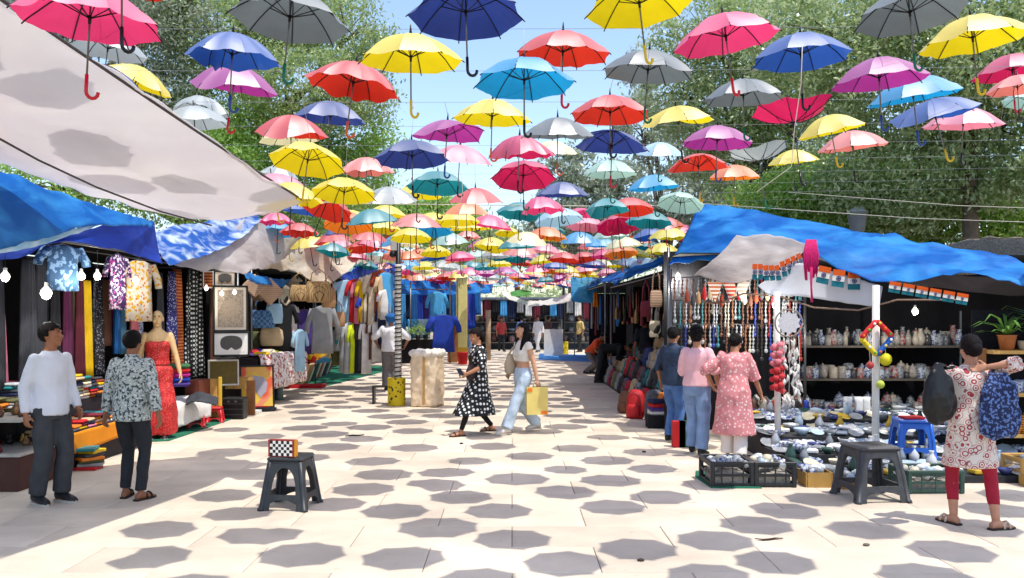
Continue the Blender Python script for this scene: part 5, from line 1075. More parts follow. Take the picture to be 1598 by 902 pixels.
for i, (px, py, c) in enumerate([(400, 640, 'red'), (412, 642, 'charcoal'), (388, 646, 'white')]):
    panel('flat_box', f'{c} flat box lying in front of the elephant picture', G(px, py)+V((0, .1, .03)), (.34, .22, .05), cm(c), 'box')
st = thing('figurine', 'small grey-green standing figurine beside the elephant picture', 'figurine', G(436, 624)); p = G(436, 624)
mb = MB(); seg(mb, [p, p+V((0, 0, .2)), p+V((0, 0, .42)), p+V((0, 0, .5))], [.09, .07, .08, .03]); mb.ball(p+V((0, 0, .56)), .06); mb.part('figurine_body', M('verdigris', '6a7c7a', .6, .3, 20), st)
panel('red_plank', 'long red tray on the floor beside the green mat', G(470, 607)+V((0, .4, .04)), (.9, .5, .07), cm('red'), 'tray')
# basket and bag stall
W2 = 'in the basket stall'
for i, (px, py, s, c) in enumerate([(397, 446, .42, 'beige kilim'), (421, 455, .5, 'beige kilim'), (446, 461, .4, 'black and cream'), (462, 447, .46, 'black and cream')]):
    Y = 16.6+i*.5; p = P(px, py, Y); mb = MB(); q = Matrix.Rotation(R(20+i*4), 3, 'Z') @ Matrix.Rotation(R(45), 3, 'Y'); mb.bevbox(p, (s*.8, .05, s*.8), .024, rot=q); mb.single('cushion_cover', pm(c), f'{c} cushion cover hung as a diamond {W2}', 'cushion', 'cushion covers hung as diamonds')
for i, (px, py, w_, h_, c) in enumerate([(468, 470, .42, .32, 'woven natural'), (497, 472, .52, .42, 'woven natural'), (410, 512, .5, .36, 'blue patchwork'), (428, 505, .34, .4, 'pale blue'), (424, 540, .48, .38, 'beige'), (405, 540, .34, .3, 'olive'), (400, 470, .3, .34, 'tan'), (513, 480, .3, .4, 'tan')]):
    handbag(P(px, py, 17+i*.12), R(25), w_, h_, c, f'{c} shopping bag hanging {W2}', group='bags hanging in the basket stall')
garment(P(441, 466, 17.6), R(25), .46, 1.1, 'black', W2, .3, kind='dress'); garment(P(475, 478, 18.6), R(30), .5, .95, 'purple', W2, .3); garment(P(503, 472, 18.4), R(20), .52, 1.0, 'grey', W2, .5)
garment(P(468, 508, 17.6), R(50), .3, .85, 'pale blue', W2, .3); garment(P(457, 470, 18.4), R(60), .3, .9, 'white', W2, .3)
tt = thing('cloth_table', 'table covered with a white floral cloth at the basket stall', 'table', P(450, 600, 17.2)); tt.location.z = 0
mb = sheet([[V((-4.95, 16.4, .95)), V((-4.7, 17.2, .96)), V((-4.5, 18.3, .95))], [V((-4.75, 16.3, .92)), V((-4.5, 17.2, .93)), V((-4.32, 18.2, .92))], [V((-4.72, 16.25, .3)), V((-4.46, 17.1, .33)), V((-4.3, 18.1, .36))]], 24, 12, .025, ws=5); o = mb.part('table_cloth', pm('floral white'), tt); md = o.modifiers.new('t', 'SOLIDIFY'); md.thickness = .01
mb = MB(); mb.box((-5.2, 17.2, .46), (.8, 1.8, .9)); mb.part('table_frame', M('table_drape', '2c2628'), tt)
for i in range(16):
    c = ['purple', 'yellow', 'red', 'white', 'deep blue', 'cream', 'maroon', 'lime'][i % 8]; folded((-5.05+.25*(i % 2), 16.6+.22*(i//2), .945), .28, .2, .05+.03*(i % 3), c, 'lying on the floral table', .1*i)
for i in range(14):
    p = G(478+i*2.6, 600-i*1.2); c = ['tan', 'white', 'brown', 'black', 'teal', 'cream', 'rust'][i % 7]; mb = MB(); mb.box(p+V((0, .2, .26)), (.06, .5, .5), rot=Matrix.Rotation(.35, 3, 'Y')); mb.single('art_board', cm(c), f'{c} flat board leaning in the floor row by the green mat', 'board', 'panels leaning in a row')
handbag(P(498, 566, 19.2), R(20), .52, .55, 'x', 'red and yellow patchwork bag standing by the grey kurta', .2, pm('red and yellow patchwork'), 0)
handbag(P(527, 510, 19.6), R(20), .34, .34, 'tan', 'tan shoulder bag hanging beside the grey kurta', .12); handbag(P(532, 548, 20), R(20), .42, .5, 'grey', 'large grey tote hanging below the tan bag', .14); handbag(P(531, 570, 20.2), R(20), .4, .36, 'olive', 'olive green bag standing on the floor edge', .2)
# kurta stall
W3 = 'in the kurta stall'
GA = [(541, 432, .55, 1.0, 'pale blue'), (556, 430, .4, 1.0, 'red'), (563, 432, .4, 1.0, 'pink'), (569, 430, .4, 1.0, 'yellow'), (578, 424, .5, 1.1, 'cream'), (588, 420, .5, 1.2, 'cream'), (594, 416, .4, 1.0, 'rust'), (598, 424, .4, 1.0, 'beige'), (602, 420, .4, 1.0, 'sky blue'),
      (540, 494, .36, 1.2, 'grey'), (547, 496, .36, 1.2, 'silver'), (554, 498, .34, 1.15, 'lime'), (561, 496, .3, 1.2, 'black'), (567, 492, .3, 1.2, 'charcoal'), (572, 490, .3, 1.3, 'white'), (570, 458, .4, .6, 'deep blue'), (581, 446, .4, .8, 'olive'), (590, 484, .36, 1.1, 'white'), (583, 488, .3, 1.0, 'brown'), (596, 470, .3, 1.0, 'navy'),
      (559, 470, .3, .8, 'maroon'), (550, 468, .3, .6, 'pale blue'), (604, 446, .4, .7, 'white'), (530, 470, .3, .9, 'teal')]
for i, (px, py, w_, ln, c) in enumerate(GA):
    Y = -5.0*FPX/(px-799)*-1; garment(P(px, py, min(30, max(20, Y))), R(20+10*(i % 4)), w_, ln, c, W3, .3, seed=i)
# blue clothes stall
W4 = 'in the blue stall'
for i in range(16):
    px = 604+i*9.2; Y = 31+i*.45; c = ['deep blue', 'blue', 'sky blue', 'navy', 'blue', 'deep blue', 'purple'][i % 7]; scarf(P(px, 452, Y), R(25), .55, 1.1+.3*(i % 3), c, W4, i+50, folds=4, taper=.1, word='sari cloth', name='hanging_cloth')
post(V((-3.6, 30.7, 0)), V((-3.6, 30.7, 2.9)), .025, STEEL, 'steel post carrying the blue dresses'); post(V((-2.2, 30.7, 0)), V((-2.2, 30.7, 2.9)), .025, STEEL, 'steel post beside the deep blue dress'); post(V((-3.6, 30.7, 2.62)), V((-2.2, 30.7, 2.62)), .02, STEEL, 'steel cross rail above the deep blue dress', 'rail')
garment(P(682, 452, 31), R(10), .6, 1.2, 'sky blue', W4, .4); garment(P(692, 488, 30.4), R(15), .9, 1.3, 'deep blue', W4, .4); garment(P(608, 488, 27), R(15), .5, .8, 'sky blue', W4, .2)
for i, (px, c) in enumerate([(646, 'sky blue'), (662, 'pale blue')]): scarf(P(px, 498, 31), R(10), .42, .7, c, 'over the counter of the blue stall', i, folds=2, taper=0, word='sari cloth', name='hanging_cloth')
panel('counter', 'dark counter in front of the blue stall', (-3.55, 31, .42), (1.6, .7, .84), DARKCLOTH, 'counter')
for i, (px, c) in enumerate([(640, 'green'), (652, 'olive'), (664, 'green')]):
    p = P(px, 528, 30.5); p.z = .86; o = thing('potted_plant', 'small leafy plant in a dark pot on the blue stall counter', 'plant', p, 0, 'plants on the blue stall counter'); mb = MB(); mb.lathe([(.07, 0), (.1, .16), (.09, .16)], n=10); mb.local('pot', BLACK, o)
    me = leaves_mesh([((0, 0, .3), (.16, .16, .16))], 90, .1, i+3); me.materials.append(LEAF[2]); link('leaves', me, o)
# ------------------------------------------------------------------ pottery and jewellery stall on the right
ps = thing('market_stall', 'black-lined pottery stall under the big blue tarpaulin', 'stall', (5.4, 13, 0))
def wavy(x0, x1, y, z1, n=50): 
    mb = MB(); mb.add([q for x in np.linspace(x0, x1, n) for q in ((x, y+.03*math.sin(x*8), 0), (x, y+.04*math.sin(x*8+1), z1))], [(2*i, 2*i+1, 2*i+3, 2*i+2) for i in range(n-1)], 0, True); return mb
wavy(4.0, 9.4, 14.0, 2.75).part('back_cloth', DARKCLOTH, ps); wavy(2.3, 4.3, 13.1, 2.7, 24).part('rack_cloth', DARKCLOTH, ps)
mb = MB(); mb.box((9.2, 11.8, 1.3), (.02, 4.4, 2.6)); mb.part('side_cloth', DARKCLOTH, ps)
mb = MB(); mb.box((6.6, 12.7, 2.52), (5.0, 2.6, .015)); mb.part('roof_net', DARKCLOTH, ps)
mb = MB(); mb.box((3.3, 12.6, 2.6), (1.9, 1.0, .015)); mb.part('rack_roof', DARKCLOTH, ps)
for p in ((4.05, 13.9), (9.1, 13.9), (2.35, 13.0), (9.1, 9.7)): mb = MB(); mb.tube([(p[0], p[1], -.02), (p[0], p[1], 2.75)], .022, 8); mb.part('pole', STEEL, ps)
post(V((3.26, 10.6, 0)), P(1212, 455, 10.6), .038, WHITEP, 'white-painted post wound with pink decorations beside the dreamcatcher')
post(V((4.37, 10.4, 0)), P(1367, 445, 10.4), .042, WHITEP, 'white-painted post behind the colourful diamond ornament')
SH = M('shelf_board', '5a524a', .6, .15, 8)
sf = thing('shelf_unit', 'dark shelf rack full of small pottery', 'shelves', (5.6, 13.3, 0))
for z in (1.27, .77, .29): mb = MB(); mb.box((5.65, 13.3, z-.015), (2.7, .42, .03)); mb.part('shelf', SH, sf)
for x in (4.32, 5.65, 6.98): mb = MB(); mb.box((x, 13.47, .9), (.03, .03, 1.8)); mb.part('upright', STEEL, sf)
JM = [('grey patterned', M('jar_grey', '84888a', .35, .1, 20, pat='floral', c2='4a4c50', ps=30)), ('blue and white', M('jar_blue', 'aab0b6', .3, .1, 20, pat='floral', c2='3c4c7c', ps=34)), ('dark glazed', M('jar_dark', '3a3a3c', .25, .15, 20)), ('cream', M('jar_cream', 'a89e8e', .4, .1, 20)), ('speckled', M('jar_speck', '968e86', .4, .1, 20, pat='dots', c2='3c3430', ps=60)), ('red flowered', M('jar_red', '8e8a88', .4, .1, 20, pat='floral', c2='9c3430', ps=26))]
PROF = {'mug': [(.045, 0), (.05, .01), (.05, .11), (.046, .11), (.044, .02)], 'lidded jar': [(.05, 0), (.065, .05), (.06, .11), (.045, .13), (.05, .14), (.03, .165), (.008, .175), (.012, .19), (.004, .195)], 'bowl': [(.035, 0), (.07, .045), (.085, .08), (.08, .08), (.06, .04)], 'vase': [(.035, 0), (.055, .05), (.06, .11), (.03, .17), (.022, .2), (.03, .22), (.02, .22)], 'bottle': [(.04, 0), (.042, .1), (.03, .14), (.015, .16), (.015, .2), (.01, .2)], 'canister': [(.055, 0), (.058, .01), (.058, .14), (.05, .145), (.05, .155), (.01, .158)]}
r_ = random.Random(21)
for z, kinds, n in ((1.27, ['lidded jar', 'vase', 'bottle', 'canister', 'lidded jar'], 26), (.77, ['mug', 'canister', 'canister', 'lidded jar'], 25), (.29, ['bowl', 'mug', 'bowl', 'lidded jar'], 27)):
    for row in (0, 1):
        for i in range(n):
            if r_.random() < .12: continue
            k = r_.choice(kinds); jn, jm = r_.choice(JM); s = r_.uniform(.85, 1.2)*(1.0 if row == 0 else 1.2)
            prof = [(a*s, b*s) for a, b in PROF[k]]; name = k.replace(' ', '_')
            lathe_thing(name, prof, (4.42+i*2.5/n+r_.uniform(-.02, .02), 13.2+.2*row, z), jm, f'{jn} {k} on the dark shelf rack', k.split()[-1], 'pottery on the dark shelf rack', 12)
# shelf with plants on the right
rs = thing('shelf_unit', 'pale wooden shelf rack with plants on top behind the paisley woman', 'shelves', (6.1, 9.9, 0))
for z in (1.34, .86, .40): mb = MB(); mb.box((6.15, 9.9, z-.02), (1.5, .4, .04)); mb.part('shelf', PALEWOOD, rs)
for x in (5.38, 6.9): mb = MB(); mb.box((x, 10.0, .68), (.04, .3, 1.36)); mb.part('upright', WOOD, rs)
mb = MB(); mb.box((6.15, 10.12, .9), (1.55, .02, 1.8)); mb.part('back_board', DARKCLOTH, rs)
def potplant(c, label, spiky=True, s=1, potm=None, seed=0):
    o = thing('potted_plant', label, 'plant', c); mb = MB(); mb.lathe([(.06*s, 0), (.085*s, .14*s), (.095*s, .15*s), (.08*s, .15*s)], n=12); mb.local('pot', potm or WHITEP, o); rr = random.Random(seed)
    mb = MB()
    for i in range(26):
        a = rr.uniform(0, 6.28); ln = rr.uniform(.2, .38)*s; up = rr.uniform(.25, 1.1); d = V((math.cos(a), math.sin(a), 0)); sd = V((-d.y, d.x, 0)); b = V((0, 0, .14*s)); pts = [b, b+d*ln*.4+V((0, 0, ln*.5*up)), b+d*ln*.8+V((0, 0, ln*.62*up)), b+d*ln*1.1+V((0, 0, ln*.4*up))]; ws = [.008, .016, .012, .001]; k = len(mb.v)
        for p, w_ in zip(pts, ws): mb.v += [tuple(p+sd*w_*s), tuple(p-sd*w_*s)]
        for j in range(3): mb.f.append([k+2*j, k+2*j+1, k+2*j+3, k+2*j+2]); mb.mi.append(0); mb.sm.append(True)
    mb.local('leaves', M('house_plant', '6a9440', .5, .2, 20, transl=.3), o); return o
potplant((5.62, 9.82, 1.34), 'bushy plant in a tall terracotta pot on the pale shelf', s=1.15, potm=M('terracotta', 'b06a3c', .7, .15), seed=1); potplant((6.02, 9.8, 1.34), 'spider plant with arching leaves in a white pot', s=1.3, seed=2); potplant((6.42, 9.85, 1.34), 'smaller leafy plant in a white pot at the end of the shelf', s=1, seed=3)
lathe_thing('planter', [(.07, 0), (.09, .1), (.085, .11), (.07, .1)], (5.80, 9.76, 1.34), M('jar_cream', 'b8ae9c'), 'low cream planter between the potted plants', 'planter'); 
for i in range(13): lathe_thing('mug', [(a*1.25, b*1.25) for a, b in PROF['mug']], (5.5+i*.105, 9.78+.12*(i % 2), .86), JM[1][1], 'blue and white mug on the pale shelf rack', 'mug', 'mugs on the pale shelf rack', 12)
for i in range(10): lathe_thing('pot', [(a*1.4, b*1.2) for a, b in PROF['lidded jar']], (5.55+i*.13, 9.8, .40), M('orange_glaze', 'a84c22', .3, .2, 14, pat='stripe_z', c2='d09a3c', ps=12), 'orange glazed pot on the lowest pale shelf', 'pot', 'orange pots on the pale shelf rack', 12)
# floor display of plates, bowls and packets
fd = thing('floor_display', 'low stepped black-cloth display sloping up towards the shelves', 'display stand', (4, 10.4, 0))
STEP = [(8.95, 9.75, .07), (9.75, 10.5, .16), (10.5, 11.3, .26), (11.3, 12.3, .36)]
for y0, y1, z in STEP: mb = MB(); mb.box((4.56, (y0+y1)/2, z/2), (3.08, y1-y0-.004, z)); mb.part('step', M('display_cloth', '2c2d30', .9, .2, 5), fd)
DC = [('white', 'd4d6d6'), ('blue and white', None), ('silver', 'b8bcc0'), ('grey', '8a9094'), ('pale blue', 'a4b8c8'), ('cream', 'cfc6a8'), ('dark green', '2c4a40'), ('yellow', 'c8a42c'), ('indigo', '3c4478')]
def dmat(n, hx): return JM[1][1] if hx is None else M('dish_'+n.replace(' ', '_'), hx, .35, .15, 14, .1, 40, spec=.5, metal=.5 if n == 'silver' else 0)
r_ = random.Random(33)
for (y0, y1, z) in STEP:
    nrow = 4
    for q in range(nrow):
        for i in range(19):
            x = 3.1+i*.158+r_.uniform(-.03, .03); y = y0+.1+q*(y1-y0-.16)/(nrow-1)+r_.uniform(-.02, .02)
            if x > 5.95 or r_.random() < .08: continue
            dn, hx = r_.choices(DC, [5, 4, 5, 3, 3, 2, 1, 1, 2])[0]; k = r_.random(); s = r_.uniform(.85, 1.2); g = 'dishes and trinkets on the floor display'
            if k < .4:
                o = lathe_thing('plate', [(.04*s, 0), (.085*s, .012), (.095*s, .02), (.09*s, .022), (.05*s, .01)], (x, y, z+.03), dmat(dn, hx), f'{dn} plate on the floor display', 'plate', g, 12); o.rotation_euler = (r_.uniform(.1, .5), r_.uniform(-.25, .25), 0)
            elif k < .7: lathe_thing('bowl', [(a*s*1.05, b*s) for a, b in PROF['bowl']], (x, y, z), dmat(dn, hx), f'{dn} bowl on the floor display', 'bowl', g, 12)
            elif k < .86:
                mb = MB(); mb.bevbox((0, 0, .025), (.15*s, .11*s, .05), .012); o = mb.local('packet', dmat(dn, hx)); o.location = (x, y, z); o.rotation_euler = (r_.uniform(-.1, .3), 0, r_.uniform(0, 3)); o.location.z += .01; tag(o, f'{dn} flat packet on the floor display', 'packet', g)
            else: lathe_thing('vase', [(a*s*.9, b*s*.9) for a, b in PROF['vase']], (x, y, z), dmat(dn, hx), f'{dn} little vase on the floor display', 'vase', g, 10)
for i, px in enumerate((1323, 1340, 1351)):
    p = P(px, 680, 11.9); p.z = .36; lathe_thing('cup_stack', [(.05, 0), (.06, .05), (.055, .06), (.06, .11), (.055, .12), (.06, .17), (.055, .18), (.06, .25), (.05, .25)], p, M('dish_white', 'd4d6d6'), 'tall stack of white cups before the shelves', 'cups', 'stacks of white cups')
# crates and cartons along the front
BC = M('crate_black', '26282b', .5, .15, 12); GC = M('crate_green', '2f4a42', .5, .15, 12); CARD = M('carton', 'b08a4a', .8, .12, 8)
crate((2.22, 8.98, 0), .44, .52, .26, BC, 'black plastic crate full of pale trinkets at the corner of the display', .02)
crate((2.66, 8.96, 0), .42, .5, .26, BC, 'black plastic crate full of shells beside the corner crate', -.02)
crate((4.12, 8.62, 0), .56, .42, .23, GC, 'dark green plastic crate behind the black stool', .03, slats=3)
crate((5.5, 9.1, 0), .5, .4, .26, PALEWOOD, 'slatted wooden crate behind the paisley woman', 0)
for i, (x, y, w_, lab) in enumerate([(3.10, 8.85, .26, 'taller tan cardboard carton of trinkets beside the crates'), (3.42, 8.75, .24, 'low tan cardboard carton of trinkets'), (5.35, 8.72, .3, 'low yellow carton on the ground behind the paisley woman')]):
    o = thing('carton', lab, 'carton', (x, y, 0)); h = .15 if i == 0 else .1
    for q in range(4):
        m_ = Matrix.Rotation(q*math.pi/2, 3, 'Z'); mb = MB(); mb.box(m_ @ V((0, -w_/2, h/2)), (w_-(.0 if q % 2 else .02), .01, h), rot=m_); mb.local('side', CARD, o)
    mb = MB(); mb.box((0, 0, .006), (w_-.02, w_-.02, .01)); mb.local('bottom', CARD, o)
r_ = random.Random(5)
for cx, cy, sx, sy, zz, n, g in ((2.22, 8.98, .34, .42, .2, 26, 'trinkets in the corner crate'), (2.66, 8.96, .32, .4, .2, 26, 'shells in the second crate'), (4.12, 8.62, .46, .32, .17, 22, 'trinkets in the green crate'), (3.10, 8.85, .2, .2, .12, 12, 'trinkets in the tan carton'), (3.42, 8.75, .18, .18, .08, 10, 'trinkets in the low carton'), (5.5, 9.1, .4, .3, .2, 14, 'trinkets in the wooden crate'), (5.35, 8.72, .24, .24, .07, 9, 'trinkets in the yellow carton')):
    for i in range(n):
        dn, hx = r_.choice(DC[:6]); s = r_.uniform(.03, .055); mb = MB(); mb.lathe([(s*.5, 0), (s, s*.5), (s*.9, s*1.1), (s*.3, s*1.5), (.004, s*1.6)], n=8, sx=r_.uniform(.8, 1.4)); o = mb.local('trinket', dmat(dn, hx)); o.location = (cx+r_.uniform(-.5, .5)*sx, cy+r_.uniform(-.5, .5)*sy, zz-.03+r_.uniform(0, .06)); o.rotation_euler = (r_.uniform(-1, 1), r_.uniform(-1, 1), 0); tag(o, f'{dn} trinket among the {g}', 'trinket', g)
    mb = MB(); mb.box((cx, cy, zz*.5-.02), (sx, sy, max(.02, zz-.1))); mb.single('packing', M('packing', '9a948a', .9, .3, 30, .6, 60), f'crumpled packing beneath the {g}', 'packing')
stool(G(1371, 784)+V((0, .2, 0)), .12, 'dark grey plastic', 'tall dark grey plastic stool in front of the pottery display', .51, .40, .54, False, M('plastic_dark_grey', '3c3e42', .5, .28, 16, spec=.4))
stool(V((4.55, 9.85, .12)), -.15, 'blue', 'blue plastic stool standing among the pottery', .44, .36, .44, False, M('plastic_blue', '1f5cb8', .35, .05))
panel('red_book', 'thin red tray lying on the blue stool', (4.55, 9.85, .575), (.22, .2, .02), cm('red'), 'tray')
stool(G(446, 797)+V((0, .18, 0)), -.12, 'black', 'black moulded plastic stool with arched sides alone on the paving', .47, .33, .45, True, M('plastic_black', '2b2f33', .45, .25, 16, spec=.45))
cb = thing('chess_box', 'red-edged folding chess box with checkered face standing on the black stool', 'chess box', (G(446, 797).x-.045, 7.76, .474), -.2)
mb = MB(); mb.box((0, 0, .075), (.25, .06, .15)); mb.local('box_body', M('chess_rim', '8c2a24', .4, .1), cb)
mb = MB(); mb.box((.128, 0, .075), (.012, .058, .148)); mb.local('end_panel', M('chess_end', 'c8881c', .5, .1), cb)
CW, CK = M('chess_white', 'e2e0da', .5, .02), M('chess_black', '121214', .5, .02)
for i in range(8):
    for j in range(5): mb = MB(); s = .0265; mb.box((-.106+s*(i+.5), -.031, .008+s*(j+.5)), (s, .004, s)); mb.local('square', CW if (i+j) % 2 else CK, cb)
# jewellery rack: rails and hanging strings
jr = thing('jewellery_rack', 'dark metal rack hung with strings of jewellery', 'rack', (3.2, 12.6, 0))
for z in (2.28, 1.95, 1.6): mb = MB(); mb.tube([(2.3, 12.55, z), (4.25, 12.55, z)], .012, 6); mb.part('rail', STEEL, jr)
for x in (2.3, 4.25): mb = MB(); mb.tube([(x, 12.55, 0), (x, 12.55, 2.4)], .02, 8); mb.part('upright', STEEL, jr)
BCN = [('silver', 'b4b8bc'), ('dark', '3a3838'), ('brown', '7a5444'), ('blue', '3c4ca8'), ('coral red', 'b04038'), ('turquoise', '4c8c94'), ('ivory', 'cfc8b8'), ('copper', '9c6a4c')]
r_ = random.Random(9); BM = {}
for z, n, y in ((2.28, 34, 12.52), (1.95, 34, 12.48), (1.6, 30, 12.46)):
    for i in range(n):
        cn, hx = r_.choices(BCN, [6, 4, 4, 2, 1, 2, 3, 2])[0]; ln = r_.choice([.25, .3, .38, .5]); key = (cn, ln)
        if key not in BM:
            mb = MB(); k = int(ln/.028); mb.tube([(0, 0, 0)]+[(.004*math.sin(j), 0, -.02-j*.028+.0) for j in range(k)], [.004]+[.006+.013*(j % 2) for j in range(k)], 5); mb.ball((0, 0, -ln), (.03, .012, .035), 7, 5); BM[key] = mb.mesh('bead_string', M('beads_'+hx, hx, .35, .2, 40, metal=.3))
        tag(link('bead_string', BM[key], None, (2.36+i*1.86/n+r_.uniform(-.015, .015), y, z)), f'{cn} bead string hanging on the jewellery rack', 'necklace', 'bead strings on the jewellery rack')
for i in range(22):     # knick-knacks in front of the rack
    cn, hx = r_.choice(BCN); x = 2.9+.05*i; p = V((x+.2, 12.2+.1*(i % 3), .36)); s = r_.uniform(.06, .1)
    if x < 4.2: lathe_thing('ornament', [(s*.6, 0), (s, s*.7), (s*.5, s*1.6), (s*.7, s*2.1), (.005, s*2.8)], p, M('beads_'+hx, hx, .35), f'{cn} ornament standing at the foot of the jewellery rack', 'ornament', 'ornaments below the jewellery rack', 10)
# dreamcatcher with feathers, pink streamer, diamond ornament, tassel
c0 = P(1231, 504, 10.45); dcx = thing('dreamcatcher', 'big white dreamcatcher with hanging feathers on the white post', 'dreamcatcher', c0)
RF = M('feather_white', 'dcd8d2', .8, .1); mb = MB(); mb.tube([(.165*math.cos(a), 0, .165*math.sin(a)) for a in np.linspace(0, 2*math.pi, 33)], .010, 6); mb.local('hoop', M('hoop_wrap', '8c847c', .7, .3, 40), dcx)
mb = MB(); pts = [((.145 if i % 2 else .115)*math.cos(i*math.pi/10), 0, (.145 if i % 2 else .115)*math.sin(i*math.pi/10)) for i in range(20)]; mb.add([(x, -.004, z) for x, _, z in pts]+[(x, .004, z) for x, _, z in pts], [list(range(20)), list(range(20, 40))[::-1]]+[[i, 20+i, 20+(i+1) % 20, (i+1) % 20] for i in range(20)]); mb.local('web', M('lace_web', 'd8d8dc', .8, .1, 40, transl=.3), dcx)
r_ = random.Random(4)
for i in range(46):
    x = -.10+r_.uniform(0, .24); z = -.19-r_.uniform(0, .78)*(1-.5*abs(x-.06)); mb = MB(); a = r_.uniform(-.5, .5); mb.loft([(V((x, r_.uniform(-.03, .03), z))+V((math.sin(a)*t, 0, -math.cos(a)*t)), V((w_, 0, 0)), V((0, .005, 0))) for t, w_ in ((0, .004), (.03, .018), (.07, .02), (.11, .004))], 6); mb.local('feather', RF, dcx)
for x in (-.06, 0, .06, .12): mb = MB(); mb.tube([(x, 0, -.15), (x+.01, 0, -.5), (x, 0, -.9)], .003, 4); mb.local('cord', WHITEP, dcx)
pk = thing('paper_streamer', 'pink and red paper streamer twisted round the white post', 'streamer', P(1213, 610, 10.5)); pb = pk.location
for i in range(30):
    a = i*1.3; z = .02*i; mb = MB(); mb.ball((.06*math.cos(a), -.02+.05*math.sin(a), z), (.045, .025, .035), 7, 5); mb.local('petal', M('petal_pink', 'd87a84', .8, .15) if i > 14 else M('petal_red', 'c83a40', .8, .2), pk)
dm = thing('diamond_ornament', 'diamond-shaped ornament of red, yellow and blue padded bars on the post', 'ornament', P(1368, 528, 10.3)); 
DV = [V((0, 0, .21)), V((.19, 0, .02)), V((0, 0, -.2)), V((-.19, 0, .0))]
for i, hx in enumerate(('c8262a', '1f5cb0', 'd8c01c', 'd8b01c')):
    a, b = DV[i], DV[(i+1) % 4]; mb = MB(); seg(mb, [a.lerp(b, t) for t in (0, .1, .3, .5, .7, .9, 1)], [.02, .034, .03, .034, .03, .034, .02], 10); mb.local('padded_bar', M('padded_'+hx, hx, .7, .1) if i != 3 else M('padded_red2', 'c8262a', .7, .15), dm)
for i in range(12):
    t = i/12; a, b = DV[i//3], DV[(i//3+1) % 4]; mb = MB(); mb.ball(a.lerp(b, (i % 3)/3+.15)+V((0, -.03, 0)), .018, 7, 5); mb.local('pompom', M('pompom_'+str(i % 4), ['e8d040', 'e86a20', '58b040', 'f0f0e8'][i % 4], .8), dm)
for px, py, r, hx, lab in ((1382, 561, .075, 'd0c81c', 'yellow ball ornament hanging under the diamond ornament'), (1374, 600, .05, 'b4c048', 'lime green hanging toy below the yellow ball'), (1358, 570, .045, 'a83a38', 'red hanging charm beside the post')):
    p = P(px, py, 10.3); o = thing('hanging_ornament', lab, 'ornament', p); mb = MB(); mb.ball((0, 0, 0), (r, r*.9, r)); mb.local('ball', M('orn_'+hx, hx, .6, .1), o); mb = MB(); mb.tube([(0, 0, r*.9), (-.02, 0, .35)], .003, 4); mb.local('cord', WHITEP, o)
tz = P(1266, 380, 10.9); ts = thing('tassel', 'long magenta tassel hanging below the blue tarpaulin', 'tassel', tz); r_ = random.Random(2)
for i in range(9): mb = MB(); x = -.09+.022*i; ln = .35+r_.uniform(0, .12); mb.tube([(x*.6, 0, .05), (x, .01, -.15), (x*.8, 0, -ln)], [.012, .016, .008], 6); mb.local('strand', M('magenta_yarn', 'c01a66', .8, .2, 30), ts)
mb = MB(); mb.tube([(0, 0, -.3), (.0, 0, -.55), (.01, 0, -.74)], [.02, .012, .016], 6); mb.local('long_strand', MATS['magenta_yarn'], ts)
# tricolour bunting
FO, FWt, FG, FBl = M('flag_orange', 'e0621c', .8, .05, transl=.3), M('flag_white', 'e8e6e0', .8, .03, transl=.3), M('flag_green', '1f7a8a', .8, .05, transl=.3), M('flag_navy', '24347c', .8)
def flag(px, py, Y, wpx, hpx, roll, g):
    s = Y/FPX; w_, h_ = wpx*s, hpx*s; o = thing('flag', f'orange, white and green flag in the bunting {g}', 'flag', P(px, py, Y), 0, 'bunting '+g); o.rotation_euler = (0, roll, .1)
    for i, m_ in enumerate((FO, FWt, FG)): mb = MB(); mb.box((0, .004*i, -h_*(i+.5)/3), (w_, .004, h_/3+.0005)); mb.local('band', m_, o)
    mb = MB(); mb.tube([(.13*h_*math.cos(a), -.005, -h_/2+.13*h_*math.sin(a)) for a in np.linspace(0, 6.283, 13)], .02*h_, 4)
    for k in range(6): a = k*math.pi/6; mb.tube([(.12*h_*math.cos(a), -.005, -h_/2+.12*h_*math.sin(a)), (-.12*h_*math.cos(a), -.005, -h_/2-.12*h_*math.sin(a))], .008*h_, 4)
    mb.local('wheel', FBl, o)
for i, (px, py, r0) in enumerate([(1288, 416, .2), (1310, 421, .1), (1333, 425, .0)]): flag(px, py, 10.8, 20, 27, r0, 'on the white banner')
for i in range(9): flag(1178+i*8.4, 412-(0 if i < 5 else (i-4)*4)+(2 if 1 < i < 5 else 0), 11.2, 8, 24, -.1*i*.5, 'under the grey sheet')
for i in range(6): flag(1398+i*21, 440+i*3.6, 10.2-.08*i, 19, 17, .16, 'inside the pottery stall')
for i, (px, c, c2) in enumerate([(1116, 'b8623c', None), (1140, 'c83a24', None), (1158, 'b0a498', None)]):
    p = P(px, 440, 11.8); mb = MB(); mb.add([p+V((-.11, 0, 0)), p+V((.11, 0, 0)), p+V((.0, 0, -.28)), p+V((-.11, .006, 0)), p+V((.11, .006, 0)), p+V((.0, .006, -.28))], [(0, 2, 1), (3, 4, 5), (0, 1, 4, 3), (1, 2, 5, 4), (2, 0, 3, 5)]); mb.single('pennant', M('pennant_'+c, c, .8, .1, pat='stripe_z', c2='d8d0c0', ps=6), ['rust', 'red', 'pale grey'][i]+' pennant hanging beside the grey sheet', 'pennant')
for px, py, Y in ((1210, 476, 11.6), (1428, 486, 12.0), (1058, 432, 13)): bulb(P(px, py, Y), .3, 'lit white bulb in the pottery stall', .045, 'lit bulbs in the pottery stall', watt=30)
